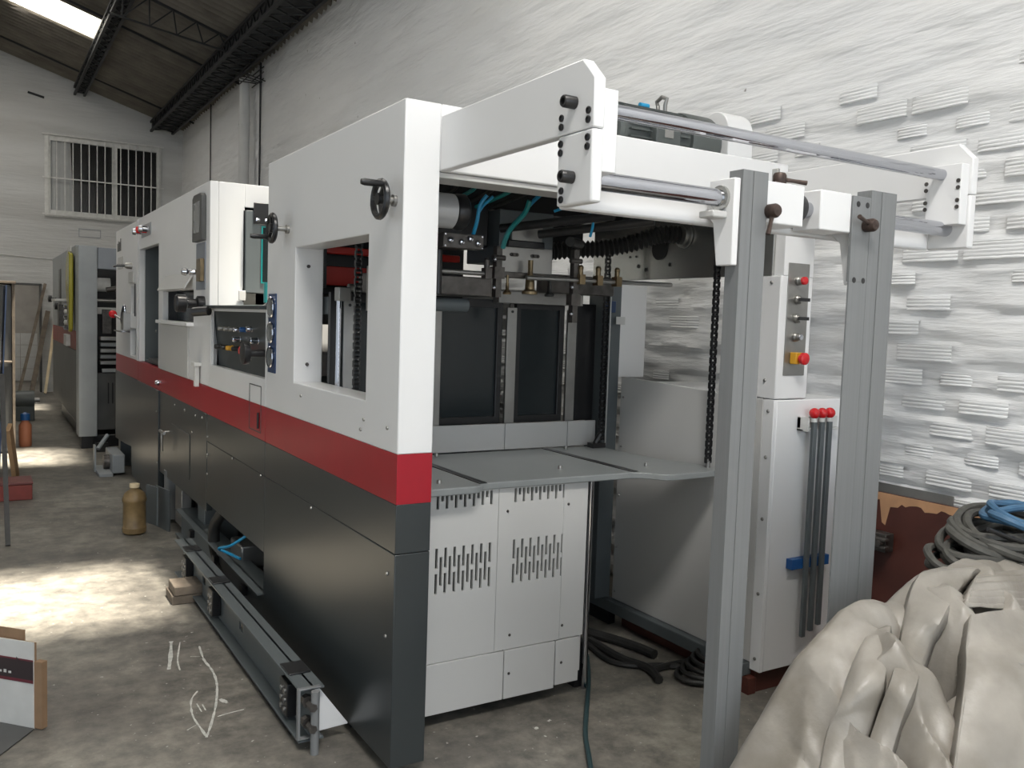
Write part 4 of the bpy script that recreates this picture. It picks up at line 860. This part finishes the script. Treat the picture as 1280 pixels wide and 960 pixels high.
# brown board leaning on the wall
Bd = thing('wall_board', 'brown painted plywood board leaning on the brick wall, paint peeling at the top', 'board', (2.17, -1.0, 0))
def lean(z): return 2.165 + .02*z
top = .905
MB().add([(lean(z)+dx, y, z) for dx in (0, .018) for y in (-.09, -2.4) for z in (0.0, top)], [(0, 1, 3, 2), (4, 6, 7, 5), (0, 4, 5, 1), (2, 3, 7, 6), (0, 2, 6, 4), (1, 5, 7, 3)]).build('panel', BOARD, Bd, .002)
R = random.Random(4); lowr = []; y = -.22
pk = [(-.20, top)]
while y > -.98:
    depth = .05*max(.1, 1-abs(y+.35)*1.2)*R.uniform(.6, 1.2) + (.10 if abs(y+.30) < .02 else 0); pk.append((y, top-depth)); y -= .018
pk.append((-1.0, top))
MB().add([(lean(z)-.0012, y, z) for y, z in pk], [list(range(len(pk)))]).build('bare_patch', BAREB, Bd)
lt = MB().box(2.12, 2.175, -.36, -.24, .66, .74).box(2.10, 2.13, -.37, -.25, .675, .69).box(2.10, 2.13, -.37, -.25, .71, .725).build('latch', IRON, Bd, .004)
for yy in (-.34, -.28): MB().cyl((2.12, yy, .70), (2.09, yy, .70), .014, 8).build('latch_bolt', IRON, lt)
MB().box(2.197, 2.203, -.60, -.10, .80, .945).build('metal_strip', STEEL, label='grey metal strip standing behind the brown board', cat='strip')
# ------------------------------------------------------------------ printed carton at the aisle
Ct = thing('carton', 'flattened white printed carton with black band standing in the aisle', 'carton', (-1.3, 1.0, 0))
A_, B_ = on('z', 0, 42, 912), on('z', 0, -60, 893)
ux = (A_-B_).normalized(); nrm = Vector((-ux.y, ux.x, 0))
def cq(s, z, o=0): return A_ - ux*s + nrm*o + Vector((0, 0, z))
L_ = .60
def slab(s0, s1, z0, z1, o0, o1, M, nm):
    return MB().add([cq(s, z, o) for s in (s0, s1) for z in (z0, z1) for o in (o0, o1)], [(0, 1, 3, 2), (4, 6, 7, 5), (0, 4, 5, 1), (2, 3, 7, 6), (0, 2, 6, 4), (1, 5, 7, 3)]).build(nm, M, Ct)
hC = .335
slab(0, L_, 0, hC, 0, .006, CARTW, 'printed_face'); slab(0, L_, .19, .262, -.002, 0, CARTK, 'black_band'); slab(0, L_, .262, .268, -.002, 0, CARTR, 'maroon_line'); slab(0, L_, .178, .19, -.002, 0, CARTR, 'maroon_line')
slab(0.002, L_-.002, .002, hC-.004, .006, .018, CARD, 'folded_card'); slab(-.035, 0, .004, .262, .004, .03, CARD, 'corner_flap')
slab(.06, .30, hC-.01, hC+.035, .019, .025, CARD, 'top_flap')
for i in range(7): slab(.10+.022*i, .112+.022*i, .206, .214+.004*(i % 2), -.003, -.002, CARTW, 'print_mark')
MB().add([cq(.06, .262, -.003), cq(.075, .262, -.003), cq(.075, .275, -.003)], [(0, 1, 2)]).build('print_mark', CARTK, Ct)
p0, p1 = on('z', .003, 43, 912), on('z', .003, -8, 951)
MB().add([p0, p1, p1 - Vector((.4, -.1, 0)), B_+Vector((0, 0, .003)), p0+Vector((0, 0, .004)), p1+Vector((0, 0, .004)), p1 - Vector((.4, -.1, -.004)), B_+Vector((0, 0, .007))], [(0, 1, 2, 3), (4, 7, 6, 5), (0, 4, 5, 1), (1, 5, 6, 2), (2, 6, 7, 3), (3, 7, 4, 0)]).build('floor_sheet', OLDDARK, Ct)  # thin dark sheet on the floor before the carton
# ------------------------------------------------------------------ things along the aisle
Rk = thing('storage_rack', 'dark steel rack with brown side board along the aisle', 'rack', (-1.3, 8.2, 0))
box('rack_shell', OLDDARK, Rk, -2.0, -.90, 8.10, 8.9, .02, 1.80, .004)
MB().prism([(8.05, 0), (8.95, 0), (8.95, 1.82), (8.05, 1.82)], 'x', -.897, -.87).build('side_board', WOODD, Rk, .003)
box('shelf', WOODD, Rk, -2.0, -.86, 8.0, 8.95, 1.82, 1.845, .003); box('shelf', WOODD, Rk, -2.0, -.90, 7.98, 8.09, .98, 1.0, .003)
for i in range(4): MB().obox((-1.02-.06*i, 6.75-.05*i, .89), (0, 1, 0), (1, 0, -.04), (.04, 0, 1), .9, .012, 1.76).build('steel_sheet', [BLUEM, BLACK][i % 2], label='dark steel sheet stacked upright by the aisle rack', cat='sheet', group='upright dark sheets by the rack')
Lb = MB().bar(on('z', 0.01, 10, 682), on('y', 4.5, 2, 468), .03, .02).build('steel_bar', RUBBER, label='dark steel bar leaning against the black sheets', cat='bar')
Pk = MB().bar(on('z', 0.02, 20, 598), on('y', 6.15, 11, 534), .035, .12).build('timber_plank', WOOD, label='short brown timber plank leaning at the rack foot', cat='plank')
Rb = thing('red_box', 'low dark red steel box on the aisle floor', 'box', (-.98, 5.75, 0))
box('box_body', OLDRED, Rb, -1.25, -.83, 5.45, 5.75, 0, .125, .006); box('box_lid', mat('pale_red_lid', (.16, .05, .045), .5), Rb, -1.255, -.825, 5.445, 5.755, .127, .15, .006)
Gm = thing('pump_motor', 'small grey-green pump motor on the floor by the rack', 'motor', (-.72, 11.2, 0))
MB().cyl((-.85, 11.2, .28), (-.55, 11.2, .28), .13, 18).build('motor_body', GREENM, Gm); box('motor_foot', GREENM, Gm, -.85, -.55, 11.08, 11.32, 0, .2, .01); cyl('motor_shaft', STEEL, Gm, (-.55, 11.2, .28), (-.48, 11.2, .28), .03)
Bt = thing('spray_bottle', 'small bottle with blue cap and orange label on the aisle floor', 'bottle', (-.76, 8.6, 0))
MB().lathe((-.76, 8.6, 0), (0, 0, 1), [(.06, 0), (.065, .02), (.065, .24), (.04, .28), (.03, .30)], 16).build('bottle_body', mat('orange_label', (.45, .17, .09), .5), Bt); MB().lathe((-.76, 8.6, .30), (0, 0, 1), [(.05, 0), (.05, .07), (1e-6, .09)], 14).build('bottle_cap', BLUEP, Bt)
# planks leaning on the end wall
for i, (x0, x1, w, hgt, M_, lb) in enumerate(((-.62, -.16, .05, 2.0, WOODD, 'dark weathered plank leaning on the end wall by the doorway'), (-.42, -.12, .08, 1.5, WOODD, 'grey plank leaning beside the dark plank at the end wall'), (-.20, .0, .045, 1.35, PALEW, 'pale plank leaning on the end wall'), (.06, .12, .14, 1.75, WOOD, 'orange-brown board leaning behind the old press'))):
    MB().bar((x0, YB-.75+.05*i, .03), (x1, YB-.10, hgt), w, .03, (0, 1, 0)).build('leaning_plank', M_, label=lb, cat='plank')
box('scrap_box', OLDDARK, None, -.05, .30, 13.6, 14.3, .001, .45, .01, label='dark box on the floor behind the old press', cat='box'); box('paper_stack', PALEW, None, -.03, .22, 13.7, 14.2, .451, .52, .004, label='pale paper stack on the dark box', cat='paper')
# ------------------------------------------------------------------ older machine behind
O = thing('old_press', 'older grey press with faded red stripe standing behind the white machine', 'machine', (.6, 10, 0))
box('side_panel', OLDGREY, O, -.25, -.20, 8.5, 12.2, 1.32, 2.30, .006); box('stripe_panel', OLDRED, O, -.25, -.20, 8.5, 12.2, 1.10, 1.318, .003); box('lower_panel', OLDDARK, O, -.25, -.20, 8.5, 12.2, .28, 1.098, .006)
box('corner_column', OLDGREY, O, -.25, -.06, 8.18, 8.48, .14, 2.28, .006); box('cross_head', BLUEGREY, O, -.055, 1.5, 8.2, 8.4, 2.03, 2.27, .006)
box('inner_body', BLACK, O, -.19, 1.5, 9.3, 12.1, .2, 2.2, .01); box('base_frame', BLACK, O, -.15, 1.5, 8.3, 12.0, .0, .14, .01); box('column_foot', BLACK, O, -.22, -.10, 8.22, 8.4, 0, .139, .003)
box('lower_front', OLDDARK, O, -.055, 1.5, 8.3, 8.34, .2, .85, .004)
for i in range(4): MB().box(.06+.045*i, .075+.045*i, 8.296, 8.30, .50, .74).build('vent_slot', BLACK, O)
cyl('blower_drum', PAINTW, O, (-.05, 8.45, 1.86), (.10, 8.45, 1.86), .08, 20); cyl('cross_rod', STEEL, O, (-.05, 8.4, 1.68), (1.4, 8.4, 1.68), .02); box('white_panel', PAINTW, O, -.05, 1.4, 8.9, 8.92, 1.52, 1.60, .003)
for k in range(5): MB().box(.0, 1.4, 8.45, 8.6, 1.22-.07*k, 1.26-.07*k).build('pile_slat', [STEEL, OLDGREY][k % 2], O, .003)
box('grip_frame', IRON, O, .02, .12, 8.45, 8.5, 1.30, 1.58, .004); cyl('shaft_end', IRON, O, (.05, 8.35, 1.80), (.25, 8.35, 1.84), .03); box('ledge', OLDGREY, O, 0, 1.4, 8.28, 8.34, .86, .90, .003)
box('window', BLACK, O, -.256, -.25, 10.6, 10.95, 1.35, 2.1, .003); box('control_box', IRON, O, -.34, -.25, 9.7, 9.95, 1.35, 1.62, .006); box('shelf_tray', PAINTW, O, -.40, -.25, 9.5, 10.1, 1.66, 1.69, .003); box('lit_panel', PAINTW, O, -.262, -.25, 9.05, 9.5, 1.70, 2.32, .004)
for k in range(5): MB().lathe((-.262, 9.3-.05*(k % 2), 1.34+.065*k), (-1, 0, 0), [(.03, 0), (.03, .05), (1e-6, .06)], 12).build('push_button', [CHROME, PAINTW][k % 2], O)
for y in (10.3, 11.5): MB().lathe((-.25, y, 1.6+.1*(y > 11)), (-1, 0, 0), [(.02, 0), (.02, .05), (.05, .06), (.05, .10), (1e-6, .11)], 14).build('hand_knob', BLACK, O)
box('sensor_bracket', PAINTW, O, -.30, -.25, 9.2, 9.55, 1.12, 1.26, .004)
bagp = [(8.55, 2.20), (8.75, 2.24), (9.0, 2.12), (9.08, 1.90), (8.98, 1.72), (8.85, 1.60), (8.80, 1.40), (8.70, 1.30), (8.60, 1.34), (8.56, 1.7)]
MB().prism(bagp, 'x', -.315, -.27).build('plastic_bag', OLIVE, None, .015, label='yellow-green plastic bag hung on the older press', cat='bag')
MB().box(-.10, .02, 7.9, 7.98, .0, .10).build('plank_offcut', BLACK, label='black offcut on the floor between the two machines', cat='offcut')
Dv = thing('scrap_gearbox', 'grey gearbox unit on the floor between the two machines', 'gearbox', (-.05, 6.6, 0))
MB().box(-.12, -.01, 6.35, 6.9, .02, .20).build('casing', OLDGREY, Dv, .01); MB().box(-.24, -.12, 6.3, 6.85, 0, .03).build('base_plate', OLDGREY, Dv, .003); MB().box(-.25, -.235, 6.6, 6.72, 0, .26).build('stand', OLDGREY, Dv, .002); MB().cyl((-.12, 6.6, .10), (-.17, 6.6, .10), .07, 18).build('flange', IRON, Dv); MB().cyl((-.2, 6.8, .2), (-.1, 6.9, .32), .02, 10).build('lever', OLDGREY, Dv)
